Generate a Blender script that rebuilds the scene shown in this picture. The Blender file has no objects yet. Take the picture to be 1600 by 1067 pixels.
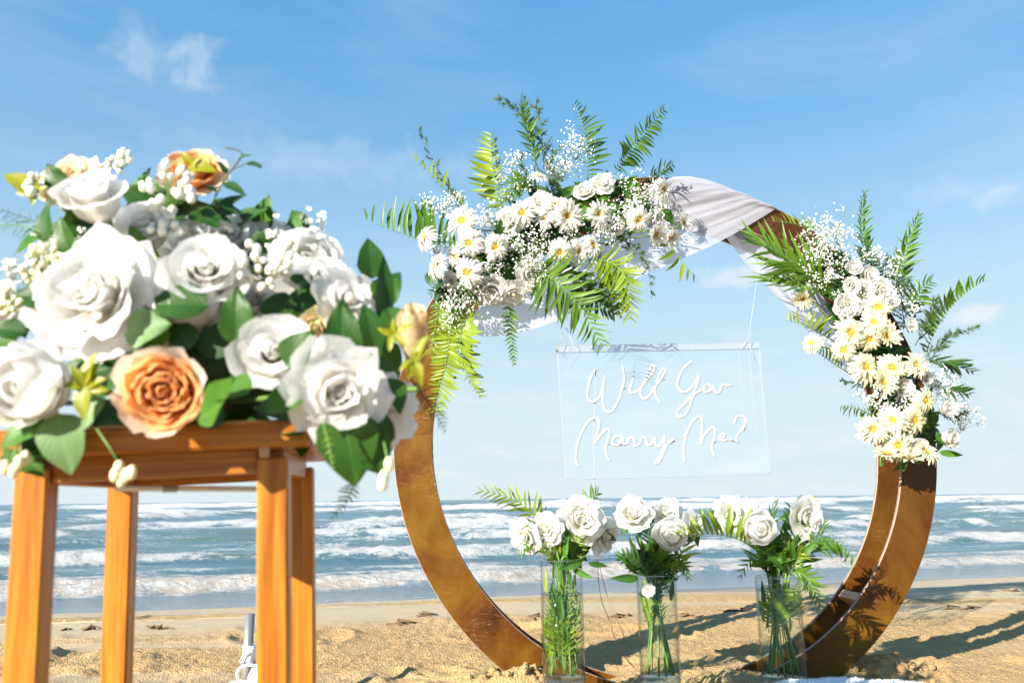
import bpy, math, random
import numpy as np
from mathutils import Vector, Matrix, Quaternion
scene = bpy.context.scene
col = scene.collection
rnd = random.Random(7)

# ---------------------------------------------------------------- camera
F_PX, CAM_H, ROLL = 1244.0, 0.65, 0.0107
PITCH = math.atan(246 / F_PX)
CAM = Vector((0, 0, CAM_H))
FW = Vector((0, math.cos(PITCH), math.sin(PITCH)))
U0 = Vector((0, -math.sin(PITCH), math.cos(PITCH)))
RT = Vector((1, 0, 0)) * math.cos(ROLL) - U0 * math.sin(ROLL)
UP = U0 * math.cos(ROLL) + Vector((1, 0, 0)) * math.sin(ROLL)
cd = bpy.data.cameras.new('camera')
cam = bpy.data.objects.new('camera', cd); col.objects.link(cam)
M = Matrix((RT, UP, -FW)).transposed().to_4x4(); M.translation = CAM
cam.matrix_world = M
cd.sensor_width = 36.0
cd.lens = 36.0 * F_PX / 1600.0
cd.clip_start, cd.clip_end = 0.05, 20000
cd.dof.use_dof = True
cd.dof.focus_distance = 3.9
cd.dof.aperture_fstop = 3.9
scene.camera = cam

# ---------------------------------------------------------------- sun, sky, exposure
SUN_AZ, SUN_EL = math.radians(42.5), math.radians(21.5)      # the light travels to the right and away
LDIR = Vector((math.sin(SUN_AZ) * math.cos(SUN_EL), math.cos(SUN_AZ) * math.cos(SUN_EL), -math.sin(SUN_EL)))
sd = bpy.data.lights.new('sun', 'SUN'); sd.energy = 5.0; sd.angle = math.radians(0.5); sd.color = (1.0, 0.93, 0.82)
sun = bpy.data.objects.new('sun', sd); col.objects.link(sun)
sun.rotation_euler = LDIR.to_track_quat('-Z', 'Y').to_euler()
scene.view_settings.view_transform = 'Standard'; scene.view_settings.look = 'None'
scene.view_settings.gamma = 1.0; scene.view_settings.use_curve_mapping = False
scene.view_settings.exposure = 1.5
scene.cycles.use_denoising = True
scene.cycles.transparent_max_bounces = 24
scene.cycles.max_bounces = 14; scene.cycles.diffuse_bounces = 9; scene.cycles.transmission_bounces = 12


class NT:
    """tiny node helper"""
    def __init__(s, tree): s.t = tree; s.n = tree.nodes; s.l = tree.links
    def new(s, typ, **kw):
        n = s.n.new(typ)
        for k, v in kw.items():
            if k.startswith('i_'):
                key = k[2:]; key = int(key) if key.isdigit() else key.replace('_', ' ')
                s.set(n, key, v)
            else: setattr(n, k, v)
        return n
    def set(s, n, key, v):
        sock = n.inputs[key]
        if isinstance(v, bpy.types.NodeSocket): s.l.new(v, sock)
        else:
            if isinstance(v, tuple) and sock.type == 'RGBA' and len(v) == 3: v = v + (1,)
            sock.default_value = v
    def math(s, op, a, b=0.0, c=None, clamp=False):
        n = s.n.new('ShaderNodeMath'); n.operation = op; n.use_clamp = clamp
        s.set(n, 0, a); s.set(n, 1, b)
        if c is not None: s.set(n, 2, c)
        return n.outputs[0]
    def vmath(s, op, a, b=None):
        n = s.n.new('ShaderNodeVectorMath'); n.operation = op
        s.set(n, 0, a)
        if b is not None: s.set(n, 1, b)
        return n
    def ramp(s, fac, stops):
        n = s.n.new('ShaderNodeValToRGB'); s.l.new(fac, n.inputs[0])
        e = n.color_ramp.elements
        while len(e) < len(stops): e.new(0.5)
        for k, (p, c) in enumerate(stops):
            e[k].position = p
            e[k].color = c + (1,) if isinstance(c, tuple) else (c, c, c, 1)
        return n.outputs[0]
    def mix(s, fac, a, b, blend='MIX'):
        n = s.n.new('ShaderNodeMix'); n.data_type = 'RGBA'; n.blend_type = blend
        s.set(n, 0, fac)
        s.set(n, 6, a); s.set(n, 7, b)
        return n.outputs[2]
    def noise(s, vec, scale, detail=4.0, rough=0.55, dist=0.0):
        n = s.n.new('ShaderNodeTexNoise')
        if vec is not None: s.l.new(vec, n.inputs['Vector'])
        n.inputs['Scale'].default_value = scale; n.inputs['Detail'].default_value = detail
        n.inputs['Roughness'].default_value = rough; n.inputs['Distortion'].default_value = dist
        return n.outputs[0]
    def mapping(s, vec, scale=(1, 1, 1), rot=(0, 0, 0), loc=(0, 0, 0)):
        n = s.n.new('ShaderNodeMapping'); s.l.new(vec, n.inputs[0])
        n.inputs['Scale'].default_value = scale; n.inputs['Rotation'].default_value = rot; n.inputs['Location'].default_value = loc
        return n.outputs[0]


def ray(px, py):
    return FW + RT * ((px - 800) / F_PX) + UP * ((533.5 - py) / F_PX)
def at(px, py, y):                       # the point at world depth y in the direction of a photo pixel
    d = ray(px, py); return CAM + d * (y / d.y)

world = bpy.data.worlds.new('World'); scene.world = world; world.use_nodes = True
w = NT(world.node_tree); w.n.clear()
sky = w.new('ShaderNodeTexSky', sky_type='NISHITA', sun_disc=False, sun_elevation=SUN_EL,
            sun_rotation=math.atan2(-LDIR.x, -LDIR.y), altitude=0.0, air_density=1.0, dust_density=0.0, ozone_density=6.0)
# the photograph's soft tone curve: the whole sky dome compressed evenly from bright horizon to deep zenith
bw = w.new('ShaderNodeRGBToBW', i_0=sky.outputs[0])
hs = w.vmath('SCALE', sky.outputs[0]); w.set(hs, 'Scale', w.math('POWER', w.math('MULTIPLY', bw.outputs[0], 0.1), -0.66))
hs = w.vmath('MULTIPLY', hs.outputs[0], (0.40, 0.585, 0.50))
tc = w.new('ShaderNodeTexCoord'); gen = tc.outputs['Generated']
sep = w.new('ShaderNodeSeparateXYZ', i_0=gen)
hz = w.ramp(w.math('MAXIMUM', sep.outputs[2], 0.0), [(0.0, 0.90), (0.105, 0.82), (0.208, 0.67), (0.31, 0.38), (0.44, 0.11), (0.60, 0.0)])
air = w.mix(hz, hs.outputs[0], (5.55, 6.5, 7.05))      # thin bright sea haze, the same all round the horizon
az = w.math('ARCTAN2', sep.outputs[0], sep.outputs[1]); el = w.math('ARCSINE', sep.outputs[2])
ae = w.new('ShaderNodeCombineXYZ', i_0=az, i_1=el, i_2=0.0).outputs[0]
# faint cumulus low over the whole horizon
n1 = w.noise(w.mapping(ae, (9, 34, 1), loc=(3.1, 0.4, 0)), 1.0, 7, 0.6, 0.4)
low = w.math('MULTIPLY', w.ramp(n1, [(0.50, 0.0), (0.72, 1.0)]), w.ramp(el, [(0.0, 0.8), (0.10, 0.75), (0.2, 0.35), (0.3, 0.0)]))
n2 = w.noise(w.mapping(ae, (2.2, 9, 1), rot=(0, 0, 0.35), loc=(7.7, 2, 0)), 1.0, 6, 0.6, 0.5)
cir = w.math('MULTIPLY', w.ramp(n2, [(0.48, 0.0), (0.8, 1.0)]), 0.16)
tot = w.math('ADD', w.math('MULTIPLY', low, 0.55), cir)
n3 = w.noise(w.mapping(ae, (26, 30, 1)), 1.0, 6, 0.55, 0.4)
for cx, cy, rx, ry, amt in ((222, 84, 46, 32, 0.20), (308, 106, 32, 40, 0.25), (262, 96, 84, 44, 0.06), (1160, 432, 70, 18, 0.5), (1525, 488, 34, 17, 0.6),
                            (1500, 300, 60, 22, 0.16), (1565, 310, 40, 16, 0.2), (550, 255, 220, 30, 0.15)):
    d = ray(cx, cy).normalized()
    a0, e0 = math.atan2(d.x, d.y), math.asin(d.z)
    k = math.cos(e0) * F_PX * math.cos(math.atan(math.hypot(cx - 800, cy - 533) / F_PX)) ** -1
    v = w.vmath('SUBTRACT', ae, (a0, e0, 0.0)).outputs[0]
    v = w.vmath('MULTIPLY', v, (k / rx, k / ry, 0.0)).outputs[0]
    r = w.vmath('LENGTH', v).outputs['Value']
    m = w.math('SUBTRACT', w.math('ADD', w.math('SUBTRACT', 1.0, r), 0.55), w.math('MULTIPLY', w.math('SUBTRACT', 0.56, n3), 3.2))
    m = w.math('MULTIPLY', w.ramp(m, [(0.05, 0.0), (0.5, 0.4), (1.6 / 1.6, 1.0)]), amt)
    tot = w.math('ADD', tot, m)
tot = w.math('MINIMUM', tot, 0.8)
SKY_S = 0.0485
cloud = w.mix(w.math('MULTIPLY', n1, 1.0), (6.1, 6.5, 7.1), (7.2, 7.3, 7.5))
fin = w.mix(tot, air, cloud)
bg = w.new('ShaderNodeBackground', i_Color=fin, i_Strength=SKY_S)
wo = w.new('ShaderNodeOutputWorld'); w.l.new(bg.outputs[0], wo.inputs[0])

# ---------------------------------------------------------------- helpers
def tag(o, label=None, cat=None, group=None, kind=None):
    if label: o['label'] = label
    if cat: o['category'] = cat
    if group: o['group'] = group
    if kind: o['kind'] = kind
    return o
def link(name, data, parent=None, mw=None):
    o = bpy.data.objects.new(name, data); col.objects.link(o)
    if parent is not None: o.parent = parent
    if mw is not None: o.matrix_basis = mw
    return o
def wm(o):                                # world matrix without waiting for an update
    m = o.matrix_basis.copy(); q = o.parent
    while q is not None: m = q.matrix_basis @ m; q = q.parent
    return m
def empty(name, loc=(0, 0, 0)):
    o = link(name, None); o.location = loc; o.empty_display_size = 0.05; return o
def mesh(name, V, F, mats, smooth=True, attr=None, midx=None, uv=None):
    me = bpy.data.meshes.new(name)
    me.from_pydata([tuple(v) for v in V], [], [tuple(f) for f in F])
    for m in (mats if isinstance(mats, (list, tuple)) else [mats]): me.materials.append(m)
    if smooth: me.polygons.foreach_set('use_smooth', [True] * len(me.polygons))
    if midx is not None: me.polygons.foreach_set('material_index', midx)
    if attr:
        for k, vals in attr.items():
            a = me.attributes.new(k, 'FLOAT', 'POINT'); a.data.foreach_set('value', np.asarray(vals, dtype=np.float32))
    if uv is not None:
        ul = me.uv_layers.new(name='UVMap')
        li = np.empty(len(me.loops), dtype=np.int32); me.loops.foreach_get('vertex_index', li)
        ul.data.foreach_set('uv', np.asarray(uv, dtype=np.float32)[li].ravel())
    me.update(); return me
class MB:
    """collects shapes into one mesh"""
    def __init__(s): s.V = []; s.F = []; s.I = []; s.A = []
    def add(s, V, F, mi=0, A=None):
        o = len(s.V); s.V += [Vector(v) for v in V]; s.F += [tuple(i + o for i in f) for f in F]; s.I += [mi] * len(F)
        s.A += list(A) if A is not None else [0.0] * len(V)
    def box(s, c, h, rot=None, mi=0, bev=0.0):
        c = Vector(c); b = min(bev, min(h) * 0.5); V = []; F = []
        if b <= 0:
            for x in (-1, 1):
                for y in (-1, 1):
                    for z in (-1, 1): V.append(Vector((x * h[0], y * h[1], z * h[2])))
            F = [(0, 1, 3, 2), (4, 6, 7, 5), (0, 4, 5, 1), (2, 3, 7, 6), (0, 2, 6, 4), (1, 5, 7, 3)]
        else:                               # chamfered box: 24 vertices
            idx = {}
            for x in (-1, 1):
                for y in (-1, 1):
                    for z in (-1, 1):
                        for ax in range(3):
                            p = [x * h[0], y * h[1], z * h[2]]; sg = (x, y, z)
                            for k in range(3):
                                if k != ax: p[k] -= sg[k] * b
                            idx[(x, y, z, ax)] = len(V); V.append(Vector(p))
            for ax in range(3):
                u, v = (ax + 1) % 3, (ax + 2) % 3
                for sgn in (-1, 1):
                    q = []
                    for a, bb in ((-1, -1), (1, -1), (1, 1), (-1, 1)):
                        k = [0, 0, 0]; k[ax] = sgn; k[u] = a; k[v] = bb; q.append(idx[(*k, ax)])
                    F.append(tuple(q if sgn > 0 else q[::-1]))
            for ax in range(3):
                u, v = (ax + 1) % 3, (ax + 2) % 3
                for a in (-1, 1):
                    for bb in (-1, 1):
                        k0 = [0, 0, 0]; k0[ax] = -1; k0[u] = a; k0[v] = bb; k1 = list(k0); k1[ax] = 1
                        F.append((idx[(*k0, u)], idx[(*k1, u)], idx[(*k1, v)], idx[(*k0, v)]))
            for x in (-1, 1):
                for y in (-1, 1):
                    for z in (-1, 1): F.append((idx[(x, y, z, 0)], idx[(x, y, z, 1)], idx[(x, y, z, 2)]))
        if rot is not None: V = [rot @ v for v in V]
        s.add([v + c for v in V], F, mi)
    def tube(s, pts, r, n=6, mi=0, cap=True):
        pts = [Vector(p) for p in pts]; m = len(pts)
        rs = list(r) if isinstance(r, (list, tuple)) else [r] * m
        V = []; F = []; prev = None
        for i, p in enumerate(pts):
            t = (pts[min(i + 1, m - 1)] - pts[max(i - 1, 0)]).normalized()
            if prev is None:
                a = Vector((0, 0, 1)) if abs(t.z) < 0.9 else Vector((1, 0, 0)); nx = t.cross(a).normalized()
            else: nx = (prev - t * prev.dot(t)).normalized()
            prev = nx; ny = t.cross(nx)
            for k in range(n):
                an = 2 * math.pi * k / n; V.append(p + (nx * math.cos(an) + ny * math.sin(an)) * rs[i])
        for i in range(m - 1):
            for k in range(n):
                k2 = (k + 1) % n; F.append((i * n + k, i * n + k2, i * n + n + k2, i * n + n + k))
        if cap and n > 2: F.append(tuple(range(n))[::-1]); F.append(tuple((m - 1) * n + k for k in range(n)))
        s.add(V, F, mi)
    def lathe(s, prof, n=32, c=(0, 0, 0), mi=0):
        c = Vector(c); V = []; F = []
        for r, z in prof:
            for k in range(n):
                a = 2 * math.pi * k / n; V.append(c + Vector((r * math.cos(a), r * math.sin(a), z)))
        for i in range(len(prof) - 1):
            for k in range(n):
                k2 = (k + 1) % n; F.append((i * n + k, i * n + k2, i * n + n + k2, i * n + n + k))
        s.add(V, F, mi)
    def ball(s, c, r, mi=0, sq=1.0, n=6, m=4):
        c = Vector(c); V = [c + Vector((0, 0, -r * sq))]; F = []
        for i in range(1, m):
            a = -math.pi / 2 + math.pi * i / m
            for k in range(n):
                b = 2 * math.pi * k / n; V.append(c + Vector((r * math.cos(a) * math.cos(b), r * math.cos(a) * math.sin(b), r * sq * math.sin(a))))
        V.append(c + Vector((0, 0, r * sq))); L = len(V) - 1
        for k in range(n): F.append((0, 1 + (k + 1) % n, 1 + k)); F.append((L, L - n + k, L - n + (k + 1) % n))
        for i in range(m - 2):
            for k in range(n): a = 1 + i * n; F.append((a + k, a + (k + 1) % n, a + n + (k + 1) % n, a + n + k))
        s.add(V, F, mi)
    def build(s, name, mats, parent=None, smooth=True, attr=None):
        inv = wm(parent).inverted() if parent is not None else Matrix()
        V = [inv @ v for v in s.V]
        me = mesh(name, V, s.F, mats, smooth, {attr: s.A} if attr else None, s.I)
        return link(name, me, parent)
def bez(a, b, c, n):                      # quadratic curve that passes THROUGH b at its middle
    a, b, c = Vector(a), Vector(b), Vector(c); q = b * 2 - (a + c) * 0.5
    return [a * (1 - t) ** 2 + q * 2 * t * (1 - t) + c * t * t for t in [i / (n - 1) for i in range(n)]]
def catmull(P, sub=5):
    P = [Vector(p) for p in P]; out = []
    for i in range(len(P) - 1):
        p0, p1, p2, p3 = P[max(i - 1, 0)], P[i], P[i + 1], P[min(i + 2, len(P) - 1)]
        for k in range(sub):
            t = k / sub
            out.append(0.5 * ((2 * p1) + (p2 - p0) * t + (2 * p0 - 5 * p1 + 4 * p2 - p3) * t * t + (3 * p1 - p0 - 3 * p2 + p3) * t ** 3))
    out.append(P[-1]); return out
def frame(z, up=Vector((0, 0, 1)), spin=0.0):
    z = Vector(z).normalized(); x = up.cross(z)
    if x.length < 1e-3: x = Vector((1, 0, 0))
    x.normalize(); y = z.cross(x)
    m = Matrix((x, y, z)).transposed()
    return (m @ Matrix.Rotation(spin, 3, 'Z'))
def mtx(loc, rot3, s=1.0):
    m = (rot3 @ Matrix.Diagonal((s, s, s) if not isinstance(s, tuple) else s)).to_4x4(); m.translation = loc; return m
def vnoise(x, y, seed=0):                 # smooth value noise, vectorised
    xi = np.floor(x).astype(np.int64); yi = np.floor(y).astype(np.int64); fx = x - xi; fy = y - yi
    fx = fx * fx * fx * (fx * (fx * 6 - 15) + 10); fy = fy * fy * fy * (fy * (fy * 6 - 15) + 10)
    def h(a, b):
        n = (a * 374761393 + b * 668265263 + seed * 974711) & 0xFFFFFFFF
        n = ((n ^ (n >> 13)) * 1274126177) & 0xFFFFFFFF
        return ((n ^ (n >> 16)) & 0xFFFF) / 65535.0
    return (h(xi, yi) * (1 - fx) + h(xi + 1, yi) * fx) * (1 - fy) + (h(xi, yi + 1) * (1 - fx) + h(xi + 1, yi + 1) * fx) * fy
def fbm(x, y, oct=4, seed=0, gain=0.5):
    s = 0; a = 1.0; t = 0
    for k in range(oct): s = s + a * vnoise(x * 2 ** k + 17.3 * k, y * 2 ** k - 9.1 * k, seed + k); t += a; a *= gain
    return s / t
def sstep(a, b, x):
    t = np.clip((x - a) / (b - a), 0, 1); return t * t * (3 - 2 * t)

# ---------------------------------------------------------------- materials
def newmat(name):
    m = bpy.data.materials.new(name); m.use_nodes = True; m.node_tree.nodes.clear()
    t = NT(m.node_tree); out = t.new('ShaderNodeOutputMaterial'); return m, t, out
def obj_rand(t): return t.new('ShaderNodeObjectInfo').outputs['Random']
def flat(name, c, rough=0.5, metal=0.0, var=0.15, scale=40.0, bump=0.0, spec=0.5):
    m, t, out = newmat(name)
    tc = t.new('ShaderNodeTexCoord').outputs['Object']
    n = t.noise(tc, scale, 5)
    c2 = t.mix(t.math('MULTIPLY', n, 1.0), tuple(v * (1 - var) for v in c), tuple(min(1, v * (1 + var)) for v in c))
    b = t.new('ShaderNodeBsdfPrincipled', i_Base_Color=c2, i_Roughness=rough, i_Metallic=metal)
    b.inputs['Specular IOR Level'].default_value = spec
    if bump:
        bp = t.new('ShaderNodeBump', i_Strength=bump, i_Distance=0.01, i_Height=n); t.l.new(bp.outputs[0], b.inputs['Normal'])
    t.l.new(b.outputs[0], out.inputs[0]); return m
def leafy(name, c, c2, trans=0.35, rough=0.4, vein=False, spec=0.4):
    """two sided leaf or petal: diffuse, gloss and light let through; c..c2 varies from piece to piece"""
    m, t, out = newmat(name)
    tc = t.new('ShaderNodeTexCoord')
    r = obj_rand(t); n = t.noise(tc.outputs['Object'], 3.5 if vein else 60, 5, 0.65)
    fac = t.math('ADD', t.math('MULTIPLY', r, 0.55), t.math('MULTIPLY', n, 0.55), clamp=True)
    cc = t.mix(fac, c, c2)
    b = t.new('ShaderNodeBsdfPrincipled', i_Roughness=rough)
    b.inputs['Specular IOR Level'].default_value = spec
    if vein:
        sx = t.new('ShaderNodeSeparateXYZ', i_0=tc.outputs['UV'])
        u = t.math('ABSOLUTE', t.math('SUBTRACT', sx.outputs[0], 0.5))
        mid = t.ramp(u, [(0.0, 1.0), (0.035, 0.0)])
        side = t.math('PINGPONG', t.math('SUBTRACT', t.math('MULTIPLY', sx.outputs[1], 9.0), t.math('MULTIPLY', u, 7.0)), 0.5)
        sv = t.ramp(side, [(0.0, 0.6), (0.09, 0.0)])
        vn = t.math('MAXIMUM', mid, sv)
        cc = t.mix(t.math('MULTIPLY', vn, 0.22), cc, tuple(min(1, v * 2.0 + 0.05) for v in c2))
        bp = t.new('ShaderNodeBump', i_Strength=0.3, i_Distance=0.002, i_Height=t.math('SUBTRACT', t.noise(tc.outputs['UV'], 5, 4), t.math('MULTIPLY', vn, 0.5)))
        t.l.new(bp.outputs[0], b.inputs['Normal'])
    t.set(b, 'Base Color', cc)
    tr = t.new('ShaderNodeBsdfTranslucent', i_Color=cc)
    mx = t.new('ShaderNodeMixShader', i_0=trans); t.l.new(b.outputs[0], mx.inputs[1]); t.l.new(tr.outputs[0], mx.inputs[2])
    t.l.new(mx.outputs[0], out.inputs[0]); return m
def petal_mat(name, base, tip, trans=0.45, rough=0.55, lines=0.15):
    """petal whose pigment changes along its length (attribute grad: 0 at the base, 1 at the tip)"""
    m, t, out = newmat(name)
    g = t.new('ShaderNodeAttribute', attribute_name='grad').outputs['Fac']
    tc = t.new('ShaderNodeTexCoord').outputs['Object']
    n = t.noise(tc, 9, 4)
    fac = t.math('ADD', g, t.math('MULTIPLY', t.math('SUBTRACT', n, 0.5), 0.5), clamp=True)
    cc = t.ramp(fac, [(0.0, base), (0.55, tuple((a * .3 + b * .7) for a, b in zip(base, tip))), (1.0, tip)])
    r = obj_rand(t)
    cc = t.mix(t.math('MULTIPLY', r, 0.25), cc, tuple(v * 0.92 for v in tip))
    uvn = t.noise(t.mapping(t.new('ShaderNodeTexCoord').outputs['UV'], (34, 2.2, 1)), 1.0, 4, 0.6, 0.3)      # fine veins fanning along the petal
    cc = t.mix(t.math('MULTIPLY', t.ramp(uvn, [(0.42, 1.0), (0.6, 0.0)]), lines), cc, tuple(v * k for v, k in zip(tip, (0.93, 0.92, 0.84))))
    b = t.new('ShaderNodeBsdfPrincipled', i_Base_Color=cc, i_Roughness=rough)
    b.inputs['Specular IOR Level'].default_value = 0.25
    wv = t.noise(t.mapping(tc, (1, 1, 0.25)), 26, 3)
    bp = t.new('ShaderNodeBump', i_Strength=0.3, i_Distance=0.05, i_Height=t.math('ADD', wv, t.math('MULTIPLY', uvn, 0.6))); t.l.new(bp.outputs[0], b.inputs['Normal'])
    tr = t.new('ShaderNodeBsdfTranslucent', i_Color=cc)
    mx = t.new('ShaderNodeMixShader', i_0=trans); t.l.new(b.outputs[0], mx.inputs[1]); t.l.new(tr.outputs[0], mx.inputs[2])
    t.l.new(mx.outputs[0], out.inputs[0]); return m
def clear_mat(name, tint=(1, 1, 1), gloss=0.06, film=0.0, filmcol=(0.8, 0.85, 0.9), edge=1.0):
    """thin clear sheet: lets light straight through, reflects more at grazing angles, faint film of dust"""
    m, t, out = newmat(name)
    lw0 = t.new('ShaderNodeLayerWeight', i_Blend=0.5)
    tp = t.new('ShaderNodeBsdfTransparent', i_Color=t.mix(t.math('POWER', lw0.outputs['Facing'], 4.0), tint, tuple(v * edge for v in tint)))
    gl = t.new('ShaderNodeBsdfGlossy', i_Roughness=0.03, i_Color=(1, 1, 1))
    lw = t.new('ShaderNodeLayerWeight', i_Blend=0.5)
    k = t.math('ADD', t.math('MULTIPLY', t.math('POWER', lw.outputs['Facing'], 5.0), 0.45), gloss, clamp=True)
    mx = t.new('ShaderNodeMixShader', i_0=k); t.l.new(tp.outputs[0], mx.inputs[1]); t.l.new(gl.outputs[0], mx.inputs[2])
    o = mx.outputs[0]
    if film:
        tc = t.new('ShaderNodeTexCoord').outputs['Object']
        n = t.noise(t.mapping(tc, (1, 1, 2)), 5 if film < 0.3 else 0.8, 4)
        df = t.new('ShaderNodeBsdfDiffuse', i_Color=filmcol)
        m2 = t.new('ShaderNodeMixShader', i_0=t.math('MULTIPLY', n, film)); t.l.new(o, m2.inputs[1]); t.l.new(df.outputs[0], m2.inputs[2]); o = m2.outputs[0]
    t.l.new(o, out.inputs[0]); return m
def wood_mat(name, axis, dark, mid, light, rough=0.35, coat=0.15):
    m, t, out = newmat(name)
    tc = t.new('ShaderNodeTexCoord').outputs['Object']
    sc = [60, 60, 60]; sc[axis] = 2.4
    sc2 = [150, 150, 150]; sc2[axis] = 5
    oi = t.new('ShaderNodeObjectInfo').outputs['Random']
    off = t.new('ShaderNodeCombineXYZ', i_0=t.math('MULTIPLY', oi, 7.0), i_1=t.math('MULTIPLY', oi, 3.0), i_2=oi).outputs[0]
    p = t.vmath('ADD', tc, off).outputs[0]
    n1 = t.noise(t.mapping(p, tuple(sc)), 1.0, 5, 0.55, 1.2); n2 = t.noise(t.mapping(p, tuple(sc2)), 1.0, 3, 0.6)
    f = t.math('ADD', t.math('MULTIPLY', n1, 0.75), t.math('MULTIPLY', n2, 0.25))
    cc = t.ramp(f, [(0.36, dark), (0.48, mid), (0.62, light)])
    b = t.new('ShaderNodeBsdfPrincipled', i_Base_Color=cc, i_Roughness=rough)
    b.inputs['Specular IOR Level'].default_value = 0.3; b.inputs['Coat Weight'].default_value = coat; b.inputs['Coat Roughness'].default_value = 0.25
    bp = t.new('ShaderNodeBump', i_Strength=0.25, i_Distance=0.003, i_Height=f); t.l.new(bp.outputs[0], b.inputs['Normal'])
    t.l.new(b.outputs[0], out.inputs[0]); return m

# ---------------------------------------------------------------- beach
SH_D = Vector((0.9740, 0.2265)); SH_N = Vector((-0.2265, 0.9740)); SH_P = Vector((-5.2, 9.0)); SEA_Z = -0.53
def shore_q(x, y): return (x - SH_P.x) * SH_N.x + (y - SH_P.y) * SH_N.y
def shore_p(x, y): return (x - SH_P.x) * SH_D.x + (y - SH_P.y) * SH_D.y
FEET = [(rnd.uniform(-2.4, 3.8), rnd.uniform(2.6, 5.0), rnd.uniform(0, 3.14), rnd.uniform(0.7, 1.15)) for _ in range(46)]
def sand_h(x, y, detail=True):
    q = shore_q(x, y) + 0.5 * (vnoise(x * 0.35, y * 0.35, 3) - 0.5)
    z = np.interp(q, [-60, -4.9, -4.2, 0.0, 3.0, 12, 60, 4000], [0.5, 0.0, -0.05, SEA_Z, SEA_Z - 0.25, SEA_Z - 1.2, SEA_Z - 4, SEA_Z - 5])
    z = np.where(q < -4.9, np.clip((-4.9 - q) * 0.004, 0, 0.25), z)
    edge = -5.55 + 0.7 * (vnoise(x * 0.9 + 5, y * 0.9, 11) - 0.5)
    rough = 1 - sstep(edge - 0.25, edge + 0.35, q)
    rough = np.maximum(rough * (1 - 0.75 * sstep(0.56, 0.66, vnoise(x * 0.8 + 9, y * 2.6, 13)) * sstep(-7.2, -6.2, q)), 0.9 * sstep(0.60, 0.66, vnoise(x * 0.7, y * 3.1, 12)) * (1 - sstep(-4.6, -4.2, q)))
    if detail:
        z = z + rough * (0.030 * (fbm(x * 1.6, y * 1.6, 3, 21) - 0.5) + 0.016 * (fbm(x * 7, y * 7, 3, 31) - 0.5))
        lump = fbm(x * 26, y * 26, 3, 41); z = z + rough * 0.010 * (lump - 0.5) * (0.4 + 1.2 * vnoise(x * 2.1, y * 2.1, 43)) + rough * 0.007 * (vnoise(x * 62, y * 62, 44) - 0.5)
        cl = np.clip(vnoise(x * 46, y * 46, 51) - 0.62, 0, 1) * np.clip(fbm(x * 3, y * 3, 2, 61) * 2 - 0.55, 0, 1)
        z = z + rough * 0.022 * cl
        for fx, fy, fa, fs in FEET:
            dx = x - fx; dy = y - fy; u = (dx * math.cos(fa) + dy * math.sin(fa)) / (0.15 * fs); v = (-dx * math.sin(fa) + dy * math.cos(fa)) / (0.075 * fs)
            r2 = u * u + v * v
            z = z + rough * (-0.017 * np.exp(-r2 * 1.2) + 0.014 * np.exp(-(np.sqrt(r2) - 1.45) ** 2 * 7))
        z = z + (1 - rough) * (0.012 * (fbm(x * 0.9, y * 2.6, 3, 71) - 0.5) + 0.004 * (fbm(x * 9, y * 14, 3, 81) - 0.5)) * np.where(q < 0.5, 1, 0.2)
        # sand heaped round the foot of the arch
        for hx, hy, hr, hh in ((0.03, 2.78, 0.13, 0.06), (-0.1, 2.85, 0.12, 0.04), (1.27, 2.95, 0.16, 0.05), (1.45, 3.05, 0.2, 0.03), (0.72, 2.95, 0.3, 0.03)):
            z = z + hh * np.exp(-((x - hx) ** 2 + (y - hy) ** 2) / hr ** 2) * (0.7 + 0.8 * vnoise(x * 30, y * 30, 91))
    return z, q, rough
def spaced(lo, hi, segs):
    out = [lo]
    for end, step in segs:
        n = max(1, int(round((end - out[-1]) / step))); s0 = out[-1]
        out += [s0 + (end - s0) * (i + 1) / n for i in range(n)]
    return np.array(out)
def grid_faces(nx, ny):
    i = np.arange(nx - 1)[None, :] + nx * np.arange(ny - 1)[:, None]
    return np.stack([i, i + 1, i + nx + 1, i + nx], -1).reshape(-1, 4)
def grid_mesh(name, X, Y, Z, mats, attr):
    ny, nx = X.shape; V = np.stack([X, Y, Z], -1).reshape(-1, 3).astype(np.float32); Fq = grid_faces(nx, ny)
    me = bpy.data.meshes.new(name)
    me.vertices.add(len(V)); me.vertices.foreach_set('co', V.ravel())
    me.loops.add(Fq.size); me.loops.foreach_set('vertex_index', Fq.ravel().astype(np.int32))
    me.polygons.add(len(Fq)); me.polygons.foreach_set('loop_start', np.arange(0, Fq.size, 4, dtype=np.int32))
    me.polygons.foreach_set('loop_total', np.full(len(Fq), 4, dtype=np.int32))
    me.polygons.foreach_set('use_smooth', np.ones(len(Fq), dtype=bool))
    me.update(calc_edges=True)
    for k, v in attr.items():
        a = me.attributes.new(k, 'FLOAT', 'POINT'); a.data.foreach_set('value', v.ravel().astype(np.float32))
    me.materials.append(mats); return me
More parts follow.
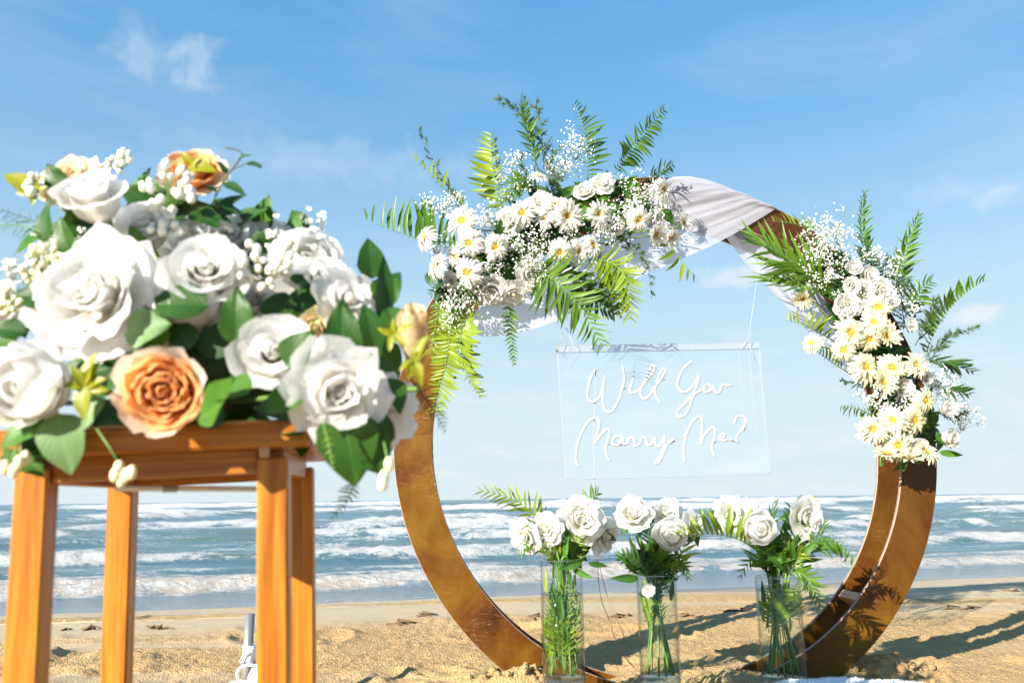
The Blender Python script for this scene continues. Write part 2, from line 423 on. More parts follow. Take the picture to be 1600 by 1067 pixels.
def sand_material():
    m, t, out = newmat('sand')
    geo = t.new('ShaderNodeNewGeometry').outputs['Position']
    wet = t.new('ShaderNodeAttribute', attribute_name='wet').outputs['Fac']
    rg = t.new('ShaderNodeAttribute', attribute_name='rough').outputs['Fac']
    n1 = t.noise(geo, 3.0, 6, 0.6); n2 = t.noise(geo, 160, 3, 0.7); n3 = t.noise(t.mapping(geo, (1.2, 7, 1)), 1.4, 5, 0.6)
    dry = t.mix(n1, (0.46, 0.29, 0.115), (0.58, 0.40, 0.185))
    dry = t.mix(t.math('MULTIPLY', t.ramp(n2, [(0.35, 1.0), (0.55, 0.0)]), 0.45), dry, (0.24, 0.15, 0.075))
    damp = t.mix(n3, (0.41, 0.31, 0.195), (0.53, 0.415, 0.275))
    c = t.mix(rg, damp, dry)
    c = t.mix(wet, c, (0.12, 0.098, 0.075))
    b = t.new('ShaderNodeBsdfPrincipled', i_Base_Color=c, i_Roughness=t.ramp(wet, [(0.0, 0.9), (0.5, 0.6), (1.0, 0.30)]))
    b.inputs['Specular IOR Level'].default_value = 0.35
    h = t.math('ADD', t.math('MULTIPLY', t.noise(geo, 115, 3, 0.6), t.math('MULTIPLY', rg, 1.2)), t.math('MULTIPLY', n2, 0.3))
    bp = t.new('ShaderNodeBump', i_Strength=t.math('SUBTRACT', 0.9, t.math('MULTIPLY', wet, 0.8)), i_Distance=0.02, i_Height=h)
    t.l.new(bp.outputs[0], b.inputs['Normal'])
    t.l.new(b.outputs[0], out.inputs[0]); return m
xs = spaced(-60, 60, [(-12, 3.0), (-4, 0.25), (-2.6, 0.05), (3.6, 0.0105), (5, 0.05), (14, 0.3), (60, 3.0)])
ys = spaced(-30, 80, [(-2, 2.0), (2.2, 0.15), (4.8, 0.0105), (5.6, 0.018), (8, 0.035), (14, 0.1), (30, 1.0), (80, 5.0)])
X, Y = np.meshgrid(xs, ys)
Z, Q, RG = sand_h(X, Y)
wet = np.maximum(sstep(-1.05, -0.25, Q + 0.35 * (vnoise(X * 0.7, Y * 0.7, 5) - 0.5)), 0.45 * sstep(-2.6, -1.0, Q + 0.9 * (vnoise(X * 0.5, Y * 1.5, 6) - .5)))
beach = link('sand', grid_mesh('sand', X, Y, Z, sand_material(), {'wet': wet, 'rough': RG})); tag(beach, kind='structure')
def sz(x, y):                             # height of the sand sheet at a point
    i = min(max(int(np.searchsorted(xs, x)), 1), len(xs) - 1); j = min(max(int(np.searchsorted(ys, y)), 1), len(ys) - 1)
    u = (x - xs[i - 1]) / (xs[i] - xs[i - 1]); v = (y - ys[j - 1]) / (ys[j] - ys[j - 1])
    return float((Z[j - 1, i - 1] * (1 - u) + Z[j - 1, i] * u) * (1 - v) + (Z[j, i - 1] * (1 - u) + Z[j, i] * u) * v)

# ---------------------------------------------------------------- sea
def sea_material():
    m, t, out = newmat('sea_water')
    geo = t.new('ShaderNodeNewGeometry').outputs['Position']
    fo = t.new('ShaderNodeAttribute', attribute_name='foam').outputs['Fac']
    gr = t.new('ShaderNodeAttribute', attribute_name='green').outputs['Fac']
    sh = t.new('ShaderNodeAttribute', attribute_name='shallow').outputs['Fac']
    # lacy foam at three sizes: hand, metre and wave
    n1 = t.noise(t.mapping(geo, (2.0, 3.2, 2)), 2.4, 8, 0.75, 0.8); n0 = t.noise(t.mapping(geo, (0.5, 1.3, 1.5)), 1.0, 9, 0.74, 0.7); n2 = t.noise(t.mapping(geo, (0.10, 0.35, 1)), 1.0, 8, 0.72, 0.4)
    nn = t.math('ADD', t.math('MULTIPLY', n1, 0.34), t.math('ADD', t.math('MULTIPLY', n2, 0.30), t.math('MULTIPLY', n0, 0.36)))
    k = t.ramp(t.math('ADD', fo, t.math('MULTIPLY', t.math('SUBTRACT', nn, 0.5), 5.0)), [(0.36, 0.0), (0.56, 0.8), (0.78, 1.0)])
    water = t.mix(gr, (0.070, 0.150, 0.198), (0.085, 0.125, 0.088))
    water = t.mix(t.ramp(n2, [(0.4, 0.0), (0.65, 0.5)]), water, (0.15, 0.25, 0.30))
    water = t.mix(sh, water, (0.16, 0.20, 0.22))
    b = t.new('ShaderNodeBsdfPrincipled', i_Base_Color=water, i_Roughness=t.math('SUBTRACT', 0.25, t.math('MULTIPLY', sh, 0.15)), i_IOR=1.33)
    rip = t.math('ADD', t.noise(t.mapping(geo, (1.3, 4.0, 1)), 2.6, 7, 0.7, 0.3), t.math('ADD', t.math('MULTIPLY', n0, 1.5), t.math('MULTIPLY', n2, 3.0)))
    bp = t.new('ShaderNodeBump', i_Strength=t.math('SUBTRACT', 0.75, t.math('MULTIPLY', sh, 0.5)), i_Distance=0.20, i_Height=rip); t.l.new(bp.outputs[0], b.inputs['Normal'])
    fn = t.noise(t.mapping(geo, (1, 1.5, 1.5)), 5.0, 7, 0.75, 0.5)
    fc = t.mix(t.math('MULTIPLY', sh, t.ramp(fn, [(0.42, 1.0), (0.58, 0.0)])), t.mix(nn, (0.60, 0.63, 0.65), (0.80, 0.81, 0.81)), (0.58, 0.47, 0.36))
    fd = t.new('ShaderNodeBsdfDiffuse', i_Color=fc)
    b2 = t.new('ShaderNodeBump', i_Strength=1.0, i_Distance=0.35, i_Height=t.math('ADD', fn, n0)); t.l.new(b2.outputs[0], fd.inputs['Normal'])
    mx = t.new('ShaderNodeMixShader', i_0=k); t.l.new(b.outputs[0], mx.inputs[1]); t.l.new(fd.outputs[0], mx.inputs[2])
    t.l.new(mx.outputs[0], out.inputs[0]); return m
rows = [8.2]
while rows[-1] < 9000: rows.append(rows[-1] * (1.0045 if rows[-1] < 45 else 1.008 if rows[-1] < 260 else 1.03))
rows = np.array(rows); fan = np.linspace(-1.25, 1.25, 560)
A, Yw = np.meshgrid(fan, rows); Xw = A * Yw
Q = shore_q(Xw, Yw); Pp = shore_p(Xw, Yw)
Zw = np.full_like(Q, SEA_Z); FO = np.zeros_like(Q); GR = np.zeros_like(Q)
near = sstep(0.5, 5, Q)
Zw += near * (0.10 * (fbm(Pp * 0.35, Q * 0.8, 4, 101) - 0.5) + np.minimum(Q / 60, 1) * 0.35 * (fbm(Pp * 0.09, Q * 0.25, 3, 111) - 0.5))
# (offshore distance, height, front width, back width, foam, share of the crest that breaks, seed)
WAVES = [(2.0, 0.15, 0.28, 1.0, 1.0, 1.0, 1), (3.1, 0.08, 0.3, 0.9, 0.75, 0.6, 21), (4.8, 0.08, 0.3, 1.0, 0.6, 0.45, 2), (7.2, 0.24, 0.45, 1.7, 1.1, 0.72, 3), (9.2, 0.12, 0.5, 1.6, 0.6, 0.4, 22), (12, 0.14, 0.6, 1.8, 0.6, 0.35, 4),
         (15.5, 0.30, 0.7, 2.2, 1.0, 0.56, 5), (19.0, 0.18, 0.8, 2.4, 0.6, 0.35, 23), (23.0, 0.34, 0.9, 3.0, 1.0, 0.54, 6), (30, 0.34, 1.1, 3.4, 1.0, 0.48, 7), (42, 0.36, 1.4, 4, 0.8, 0.36, 8),
         (60, 0.42, 1.8, 6, 1.0, 0.52, 9), (86, 0.55, 2.4, 8, 1.0, 0.50, 10), (125, 0.55, 3.2, 9, 1.0, 0.42, 11), (180, 0.85, 5, 14, 1.1, 0.70, 13), (270, 0.5, 9, 30, 0.3, 0.2, 14), (380, 0.6, 12, 40, 0.2, 0.12, 15), (520, 0.6, 18, 60, 0.0, 0.1, 16)]
for q0, amp, wf, wb, foam, share, sd_ in WAVES:
    L = 1.6 + q0 * 0.13
    c = q0 + (fbm(Pp / (L * 2.6), Pp * 0 + sd_, 4, 200 + sd_) - 0.5) * (0.8 + q0 * 0.30)
    brk = sstep(1 - share - 0.16, 1 - share + 0.16, (fbm(Pp / (L * 1.7) + 3 * sd_, Pp * 0 + 0.5, 4, 300 + sd_) - 0.5) * 1.9 + 0.5) if share < 1 else 0.7 + 0.6 * fbm(Pp / 2.0, Pp * 0 + .5, 3, 333)
    d = (Q - c)
    prof = np.where(d < 0, np.exp(-(d / wf) ** 2), np.exp(-(d / wb) ** 2))
    a = amp * (0.45 + 0.55 * brk) * (0.5 + 1.0 * fbm(Pp / L, Pp * 0 + 7.7, 3, 400 + sd_))
    if q0 > 1: Zw += a * prof
    fr = np.where(d < 0, np.exp(-(d / (wf * 1.6)) ** 2), np.exp(-(d / (wb * 0.38)) ** 2))
    lump = fbm(Pp / (0.35 + q0 * .04), Q / (0.3 + q0 * .03), 4, 600 + sd_)
    chop = brk * fr * foam * (0.35 + 1.15 * lump)
    FO = np.maximum(FO, chop); trail = 0.26 * brk * foam * np.exp(-np.clip(d, 0, None) / (wb * 2.0)) * (d > -wf * 2)
    FO = np.maximum(FO, trail)
    Zw += a * 0.5 * np.clip(brk * fr * foam, 0, 1) * (fbm(Xw / (0.14 + q0 * 0.010), Yw / (0.14 + q0 * 0.016), 4, 500 + sd_) - 0.5)
    GR = np.maximum(GR, np.where(d < 0, prof, 0) * (1 - brk * 0.8) * min(1, q0 / 8))
FO = np.maximum(FO, 0.42 * np.exp(-((Q - 0.12) / 0.10) ** 2)); FO = np.maximum(FO, 0.17 * sstep(0.6, 1.6, Q) * (1 - sstep(30, 160, Q)) * (0.3 + 1.5 * fbm(Pp * 0.2, Q * 0.5, 3, 777)))
SHL = 1 - sstep(0.6, 4.0, Q)
Zw -= 0.02 * (1 - sstep(-0.1, 0.5, Q))
sea = link('sea', grid_mesh('sea', Xw, Yw, Zw, sea_material(), {'foam': FO, 'green': GR, 'shallow': SHL})); tag(sea, kind='structure')

# ---------------------------------------------------------------- the round wooden arch
RC = Vector((0.573, 2.902, 0.869)); PSI, TIL = -0.074, -0.017
RN = Vector((math.sin(PSI) * math.cos(TIL), math.cos(PSI) * math.cos(TIL), math.sin(TIL)))      # points away from the camera
RX = Vector((math.cos(PSI), -math.sin(PSI), 0)); RZ = RX.cross(RN).normalized()
if RZ.z < 0: RZ = -RZ
def rp(px, py, off=0.0):                  # photo pixel -> point on the plane of the arch (off < 0: in front of it)
    d = ray(px, py); return CAM + d * ((RC + RN * off - CAM).dot(RN) / d.dot(RN))
def arch_material(name):
    m, t, out = newmat(name)
    tc = t.new('ShaderNodeTexCoord').outputs['Object']
    r = obj_rand(t)
    p = t.vmath('ADD', tc, t.new('ShaderNodeCombineXYZ', i_0=t.math('MULTIPLY', r, 9.0)).outputs[0]).outputs[0]
    n = t.noise(p, 4.0, 6, 0.6, 0.8); n2 = t.noise(t.mapping(p, (1, 1, 0.5)), 13, 5, 0.65)
    f = t.math('ADD', t.math('MULTIPLY', n, 0.7), t.math('MULTIPLY', n2, 0.3))
    sx = t.new('ShaderNodeSeparateXYZ', i_0=tc)
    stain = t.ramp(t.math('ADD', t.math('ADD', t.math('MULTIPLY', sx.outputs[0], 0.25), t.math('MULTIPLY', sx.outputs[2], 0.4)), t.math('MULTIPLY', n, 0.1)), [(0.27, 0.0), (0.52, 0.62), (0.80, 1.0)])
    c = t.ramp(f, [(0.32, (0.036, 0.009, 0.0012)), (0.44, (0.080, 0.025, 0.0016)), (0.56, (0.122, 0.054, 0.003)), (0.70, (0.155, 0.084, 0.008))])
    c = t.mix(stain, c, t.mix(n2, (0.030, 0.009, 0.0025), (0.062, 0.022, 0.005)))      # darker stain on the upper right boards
    sc = t.noise(t.mapping(p, (3, 3, 22), rot=(0.0, 0.7, 0.3)), 3.0, 3, 0.5, 1.5)
    scr = t.ramp(sc, [(0.485, 0.0), (0.5, 0.22), (0.515, 0.0)])
    mask = t.ramp(t.noise(p, 5, 2), [(0.52, 0.0), (0.66, 1.0)])
    sp = t.ramp(t.noise(p, 85, 2, 0.5), [(0.74, 0.0), (0.78, 0.55)])
    c = t.mix(t.math('MAXIMUM', t.math('MULTIPLY', scr, mask), t.math('MULTIPLY', sp, mask)), c, (0.55, 0.42, 0.28))
    b = t.new('ShaderNodeBsdfPrincipled', i_Base_Color=c, i_Roughness=t.ramp(n2, [(0.3, 0.32), (0.7, 0.52)]))
    b.inputs['Specular IOR Level'].default_value = 0.22
    bp = t.new('ShaderNodeBump', i_Strength=0.12, i_Distance=0.004, i_Height=t.math('ADD', n2, t.noise(p, 120, 3))); t.l.new(bp.outputs[0], b.inputs['Normal'])
    t.l.new(b.outputs[0], out.inputs[0]); return m
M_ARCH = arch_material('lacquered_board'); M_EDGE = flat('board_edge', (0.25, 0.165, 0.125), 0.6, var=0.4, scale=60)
M_BLOCK = wood_mat('spacer_wood', 1, (0.25, 0.12, 0.06), (0.42, 0.22, 0.11), (0.55, 0.32, 0.18), 0.6, 0.0)
arch = empty('round_wedding_arch', (RC.x, RC.y, 0.0))
tag(arch, 'large round brown lacquered wooden wedding arch standing in the sand', 'wedding arch')
bpy.context.view_layer.update()
ROUT, RIN, GAP, THK = 1.0, 0.864, 0.169, 0.011
def arc_panel(name, a0, a1, off, dr=0.0, doff=0.0):
    n = 36; V = []; F = []; I = []
    for i in range(n + 1):
        a = a0 + (a1 - a0) * i / n; e = RX * math.cos(a) + RZ * math.sin(a)
        for r_, o_ in ((ROUT - 0.0025, 0), (ROUT, 0.002), (ROUT, THK), (RIN, THK), (RIN, 0.002), (RIN + 0.0025, 0)):
            V.append(RC + e * (r_ + dr) + RN * (off + doff + o_))
    for i in range(n):
        for k in range(6):
            k2 = (k + 1) % 6; F.append((i * 6 + k, i * 6 + k2, i * 6 + 6 + k2, i * 6 + 6 + k)); I.append(0 if k in (2, 5) else 1)
    F.append((0, 5, 4, 3, 2, 1)); F.append(tuple(n * 6 + k for k in range(6))); I += [1, 1]
    inv = wm(arch).inverted()
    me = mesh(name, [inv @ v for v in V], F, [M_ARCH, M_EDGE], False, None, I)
    return link(name, me, arch)
seam = math.radians(179.3)
cuts = [seam, seam + math.radians(88), seam + math.radians(182), seam + math.radians(268), seam + math.radians(360)]
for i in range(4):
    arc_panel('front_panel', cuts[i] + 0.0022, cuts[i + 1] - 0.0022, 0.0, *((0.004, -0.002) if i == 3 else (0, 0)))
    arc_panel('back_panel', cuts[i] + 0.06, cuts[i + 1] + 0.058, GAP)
for a in (-41, 52, 84, 116, 150, 181, 214, 236):
    a = math.radians(a); e = RX * math.cos(a) + RZ * math.sin(a); tg = RN.cross(e)
    m = MB(); m.box((0, 0, 0), (0.028, (GAP - THK) / 2 - 0.002, 0.016), bev=0.002)
    R3 = Matrix((e, RN, tg)).transposed()
    m.V = [R3 @ v + RC + e * (RIN + 0.035) + RN * ((GAP + THK) / 2) for v in m.V]
    m.build('spacer_block', M_BLOCK, arch, False)

# ---------------------------------------------------------------- chiffon drape
def cloth_material(name, c, trans, alpha=1.0, sheen=0.2):
    m, t, out = newmat(name)
    tc = t.new('ShaderNodeTexCoord').outputs['UV']
    n = t.noise(t.mapping(tc, (2, 60, 1)), 1.0, 4, 0.6)
    b = t.new('ShaderNodeBsdfPrincipled', i_Base_Color=t.mix(n, tuple(v * .86 for v in c), tuple(min(1, v * 1.12) for v in c)), i_Roughness=0.75)
    b.inputs['Sheen Weight'].default_value = sheen
    bp = t.new('ShaderNodeBump', i_Strength=0.3, i_Distance=0.01, i_Height=n); t.l.new(bp.outputs[0], b.inputs['Normal'])
    tr = t.new('ShaderNodeBsdfTranslucent', i_Color=c)
    mx = t.new('ShaderNodeMixShader', i_0=trans); t.l.new(b.outputs[0], mx.inputs[1]); t.l.new(tr.outputs[0], mx.inputs[2])
    tp = t.new('ShaderNodeBsdfTransparent', i_Color=(1, 1, 1))
    m2 = t.new('ShaderNodeMixShader', i_0=alpha); t.l.new(tp.outputs[0], m2.inputs[1]); t.l.new(mx.outputs[0], m2.inputs[2])
    t.l.new(m2.outputs[0], out.inputs[0]); return m
M_CLOTH = cloth_material('white_chiffon', (0.60, 0.62, 0.72), 0.5, 0.74)
def resample(P, n):
    P = catmull(P, 8); L = [0]
    for i in range(1, len(P)): L.append(L[-1] + (P[i] - P[i - 1]).length)
    out = []
    for k in range(n):
        s = L[-1] * k / (n - 1); i = max(1, next((j for j in range(len(L)) if L[j] >= s - 1e-9), len(L) - 1))
        t = (s - L[i - 1]) / max(1e-9, L[i] - L[i - 1]); out.append(P[i - 1].lerp(P[i], t))
    return out
def drape(name, rails, n, m, fold, seed, parent=None, nf=5.0):
    """rails: cross curves of the cloth (each a list of points along its length)"""
    rails = [resample(r, n) for r in rails]; V = []; UV = []
    for i in range(n):
        cr = resample([r[i] for r in rails], m)
        for j in range(m):
            u, v = i / (n - 1), j / (m - 1)
            amp = fold * math.sin(math.pi * min(1, v * 1.02)) * (0.4 + 0.6 * math.sin(math.pi * u))
            dz = amp * (math.sin(v * nf * 6.283 + 5 * u + seed) + 0.6 * math.sin(v * nf * 2.3 * 6.283 - 9 * u + 2 * seed) + 0.35 * math.sin(v * nf * 4.1 * 6.283 + 21 * u))
            V.append(cr[j] - RN * dz + RZ * dz * 0.3); UV.append((u, v))
    F = [(i * m + j, (i + 1) * m + j, (i + 1) * m + j + 1, i * m + j + 1) for i in range(n - 1) for j in range(m - 1)]
    inv = wm(parent).inverted() if parent else Matrix()
    return link(name, mesh(name, [inv @ v for v in V], F, M_CLOTH, True, None, None, UV), parent)
def rl(pts, off): return [rp(x, y, off if not isinstance(off, list) else off[i]) for i, (x, y) in enumerate(pts)]
dr = empty('white_fabric_drape', rp(1060, 340, 0)); bpy.context.view_layer.update()
tag(dr, 'sheer white fabric swagged over the top of the round wooden arch', 'drape')
low = [(722, 508), (760, 526), (840, 512), (905, 483), (980, 441), (1060, 407), (1135, 372), (1213, 326)]
midr = [(728, 497), (772, 497), (845, 478), (908, 442), (975, 385), (1050, 345), (1125, 325), (1212, 325)]
upr = [(736, 488), (785, 468), (850, 445), (910, 402), (968, 338), (1042, 282), (1112, 286), (1211, 324)]
back = [(760, 470), (800, 440), (860, 410), (930, 370), (990, 322), (1046, 290), (1112, 296), (1203, 332)]
drape('swag', [rl(low, [-.02, -.03, -.05, -.05, -.045, -.035, -.02, -.012]), rl(midr, [-.02, -.035, -.05, -.05, -.04, -.03, -.025, -.014]),
               rl(upr, [-.01, -.02, -.02, -.01, -.012, -.02, -.02, -.014]), rl(back, [.1, .12, .14, .16, .19, .19, .19, .19])], 110, 70, 0.0065, 1.3, dr, 6.0)
lo2 = [(1135, 372), (1160, 405), (1192, 440), (1240, 492), (1290, 548), (1330, 590)]
up2 = [(1168, 352), (1200, 366), (1236, 404), (1276, 452), (1318, 508), (1352, 560)]
drape('tail', [rl(lo2, .05), rl([((a + c) / 2, (b + d) / 2) for (a, b), (c, d) in zip(lo2, up2)], .075), rl(up2, .05)], 50, 24, 0.005, 2.1, dr, 3.0)

# ---------------------------------------------------------------- the hanging acrylic sign
M_ACR = clear_mat('clear_acrylic', (0.955, 0.975, 0.985), 0.03, 0.09, (0.62, 0.70, 0.80)); M_ACE = clear_mat('acrylic_edge', (0.85, 0.9, 0.94), 0.06, 0.6, (0.40, 0.43, 0.50))
M_TUBE = flat('white_silicone_tube', (0.60, 0.575, 0.54), 0.45, var=0.03); M_TUBE_S = flat('tube_backing', (0.55, 0.50, 0.45), 0.6)
M_CORD = flat('grey_cable', (0.30, 0.30, 0.31), 0.5); M_CLRW = flat('nylon_thread', (0.45, 0.48, 0.52), 0.3); M_COP = flat('copper_cable', (0.42, 0.17, 0.12), 0.4)
SO = -0.03
TL, TR_, BR, BL = rp(871, 546, SO + .02), rp(1186, 540, SO), rp(1203, 739, SO - .02), rp(885, 748, SO)
sign = empty('hanging_sign', BL.lerp(BR, 0.5)); bpy.context.view_layer.update()
tag(sign, 'clear acrylic sign reading Will You Marry Me? in white tube lettering, hung inside the arch', 'sign')
SXd, SYd = (TR_ - TL), (BL - TL); SNn = SXd.cross(SYd).normalized()
if SNn.dot(RN) < 0: SNn = -SNn           # SNn points away from the camera
def sp_(u, v, o=0.0): return TL * ((1 - u) * (1 - v)) + TR_ * (u * (1 - v)) + BR * (u * v) + BL * ((1 - u) * v) + SNn * o
def slab(m, u0, v0, u1, v1, o0, o1, n=1):
    V = [sp_(u, v, o) for o in (o0, o1) for u, v in ((u0, v0), (u1, v0), (u1, v1), (u0, v1))]
    m.add(V, [(0, 1, 2, 3), (7, 6, 5, 4), (0, 4, 5, 1), (1, 5, 6, 2), (2, 6, 7, 3), (3, 7, 4, 0)])
m = MB(); V = [sp_(u, v, 0) for u, v in ((0, 0), (1, 0), (1, 1), (0, 1))]; m.add(V, [(0, 1, 2, 3)]); m.build('acrylic_panel', M_ACR, sign, False)
m = MB(); slab(m, -0.006, -0.028, 1.0, 0.026, -0.006, 0.010); m.build('top_rail', M_ACE, sign, False)
for q in ((-0.004, 0.026, 0.004, 1.0), (0.994, 0.026, 1.003, 1.0), (-0.004, 0.992, 1.003, 1.006)):
    m = MB(); slab(m, *q, -0.003, 0.007); m.build('panel_edge', M_ACE, sign, False)
for u0, u1 in ((0.893, 0.897), (0.946, 0.951)):
    m = MB(); slab(m, u0, 0.03, u1, 0.985, 0.0015, 0.004); m.build('panel_crease', M_ACE, sign, False)
def zpt(zx, zy, o): px, py = 850 + zx * .2343, 520 + zy * .2343; d = ray(px, py); p0 = TL + SNn * o; return CAM + d * ((p0 - CAM).dot(SNn) / d.dot(SNn))
GLYPH = [
    [(345, 242), (318, 285), (297, 355), (288, 415), (304, 452), (340, 456), (372, 420), (394, 355), (405, 285), (396, 370), (392, 445), (404, 508), (432, 531), (466, 506), (500, 440), (525, 360), (535, 290), (522, 214)],
    [(598, 288), (582, 345), (572, 385), (592, 402), (630, 385)],
    [(630, 385), (662, 345), (705, 292), (734, 250), (737, 222), (716, 224), (684, 295), (652, 365), (644, 412), (672, 440), (708, 412), (736, 366)],
    [(736, 366), (768, 325), (798, 280), (810, 252), (796, 238), (776, 268), (748, 338), (738, 392), (756, 438), (774, 466)],
    [(985, 190), (946, 220), (912, 270), (890, 330), (897, 370), (930, 396), (972, 378), (1008, 330), (1035, 284), (1012, 366), (972, 436), (912, 498), (884, 532), (900, 556), (936, 550), (966, 502), (986, 446), (1004, 410), (1048, 384)],
    [(1118, 362), (1098, 342), (1072, 352), (1064, 380), (1088, 396), (1114, 378), (1122, 356)],
    [(1122, 350), (1136, 384), (1158, 402), (1180, 376), (1190, 344), (1220, 352), (1250, 346)],
    [(230, 886), (212, 850), (215, 780), (240, 690), (280, 612), (325, 571), (357, 576), (370, 612), (354, 672), (335, 742), (372, 688), (410, 646), (436, 650), (430, 700), (412, 760), (416, 820), (438, 850)],
    [(520, 692), (490, 684), (460, 712), (464, 746), (500, 742), (526, 698), (530, 738), (556, 738)],
    [(556, 738), (574, 700), (600, 710), (606, 752), (636, 744)],
    [(636, 744), (656, 698), (680, 706), (690, 748), (718, 744)],
    [(718, 744), (742, 700), (742, 742), (772, 755), (798, 706), (804, 688), (798, 762), (770, 830), (742, 860), (766, 862), (796, 802), (822, 746), (866, 712)],
    [(940, 856), (930, 800), (945, 690), (972, 620), (1010, 572), (1040, 558), (1056, 592), (1050, 680), (1045, 742), (1070, 682), (1110, 636), (1136, 635), (1140, 682), (1120, 752), (1135, 820)],
    [(1172, 700), (1202, 690), (1198, 668), (1174, 686), (1180, 714), (1218, 716)],
    [(1270, 602), (1284, 562), (1320, 552), (1346, 580), (1332, 630), (1296, 672), (1284, 700)]]
for g in GLYPH:
    m = MB(); m.tube(catmull([zpt(x, y, -0.006) for x, y in g], 5), 0.0034, 7); m.tube(catmull([zpt(x + .5, y + 1.5, -0.002) for x, y in g], 5), 0.0034, 6, 1)
    m.build('tube_letter', [M_TUBE, M_TUBE_S], sign)
for x, y, r in ((1284, 716, .006), (1245, 706, .005), (600, 262, .004)):
    m = MB(); m.ball(zpt(x, y, -0.010), r); m.build('tube_dot', M_TUBE, sign)
for g in ([(345, 242), (376, 246), (402, 284)], [(530, 378), (556, 362), (578, 346)], [(795, 312), (845, 316), (888, 342)], [(890, 560), (920, 592), (944, 645), (930, 690), (870, 722), (815, 752)],
          [(940, 690), (900, 702), (850, 712)], [(1136, 735), (1180, 715), (1275, 724)], [(430, 742), (460, 752), (510, 748), (545, 748)], [(345, 242), (341, 460), (336, 600), (330, 770), (338, 850), (335, 985), (332, 1020)]):
    m = MB(); m.tube(catmull([zpt(x, y, 0.004) for x, y in g], 4), 0.0016, 5); m.build('lead_wire', M_CORD, sign)
for pts in ([(870, 545), (880, 520), (885, 512), (897, 541), (881, 566)], [(1158, 545), (1167, 531), (1174, 534), (1172, 541), (1180, 563)]):
    m = MB(); m.tube([rp(x, y, SO - .012) for x, y in pts], 0.0013, 5); m.build('hanging_loop', M_CORD, sign)
for q in ([rp(1169, 532, SO - .01), rp(1178, 470, SO + .02), rp(1188, 400, .03)], [rp(885, 513, SO - .01), rp(890, 440, -.02), rp(895, 345, 0.0)]):
    m = MB(); m.tube(q, 0.0007, 4); m.build('hanging_thread', M_CLRW, sign)
for x, y, h in ((1033, 547, (.004, .003, .003)), (871, 547, (.006, .004, .007))):
    m = MB(); m.box(rp(x, y, SO - .008), h, bev=.001); m.build('rail_clip', M_CORD, sign)
c1 = [zpt(332, 1020, 0.004), rp(927, 790, 0), rp(932, 860, 0), rp(938, 930, .0), rp(952, 968, 0.0), rp(966, 1010, -.02), rp(992, 1043, -.05)]
c2 = [rp(932, 862, 0), rp(942, 905, 0), rp(955, 950, .01), rp(974, 990, 0.0), rp(972, 1020, -.03), rp(990, 1042, -.05)]
m = MB(); m.tube(catmull(c1, 5), 0.0013, 5); m.tube(catmull(c2, 5), 0.0011, 5); m.build('power_cable', M_COP, sign)

# ---------------------------------------------------------------- petals, flowers, leaves (shared shapes)
M_ROSE = petal_mat('white_petal', (0.84, 0.83, 0.66), (0.90, 0.895, 0.875), 0.6)
M_ROSE_S = petal_mat('white_silk_petal', (0.86, 0.83, 0.74), (0.90, 0.895, 0.885), 0.6)
M_CREAM = petal_mat('cream_petal', (0.70, 0.46, 0.20), (0.86, 0.72, 0.48), 0.45)
M_PEACH = petal_mat('peach_petal', (0.80, 0.34, 0.08), (0.92, 0.57, 0.27), 0.55); M_BLUSH = petal_mat('blush_petal', (0.90, 0.58, 0.30), (0.93, 0.78, 0.64), 0.5)
M_GERB = petal_mat('gerbera_petal', (0.66, 0.50, 0.05), (0.80, 0.80, 0.75), 0.36, lines=0.0)
M_GCEN = flat('gerbera_centre', (0.62, 0.36, 0.02), 0.8, var=0.5, scale=220, bump=0.6)
M_BERRY = flat('cream_berry', (0.80, 0.77, 0.66), 0.35, var=0.06); M_BUD = flat('cream_bud', (0.74, 0.68, 0.42), 0.5, var=0.2)
M_GYP = flat('gypsophila_bloom', (0.84, 0.83, 0.80), 0.7, var=0.04); M_STEM = flat('green_stem', (0.10, 0.20, 0.035), 0.5, var=0.3); M_DSTEM = flat('dark_stem', (0.05, 0.07, 0.03), 0.6)
M_LEAF = leafy('artificial_leaf', (0.010, 0.044, 0.006), (0.036, 0.112, 0.012), 0.25, 0.42, True, 0.3)
M_LEAF_B = leafy('bright_leaf', (0.034, 0.115, 0.010), (0.066, 0.175, 0.018), 0.3, 0.45, True, 0.28)
M_LEAF_P = leafy('pale_leaf', (0.10, 0.20, 0.06), (0.15, 0.27, 0.10), 0.28, 0.45, True)
M_YLEAF = leafy('yellow_leaf', (0.17, 0.22, 0.008), (0.32, 0.30, 0.010), 0.35, 0.4)
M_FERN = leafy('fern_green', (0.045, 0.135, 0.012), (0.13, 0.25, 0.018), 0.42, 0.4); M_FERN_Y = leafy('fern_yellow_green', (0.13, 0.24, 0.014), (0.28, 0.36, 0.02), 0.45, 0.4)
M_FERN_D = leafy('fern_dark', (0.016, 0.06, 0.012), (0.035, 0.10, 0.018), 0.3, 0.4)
M_PLUM = flat('asparagus_green', (0.035, 0.085, 0.025), 0.6, var=0.4)

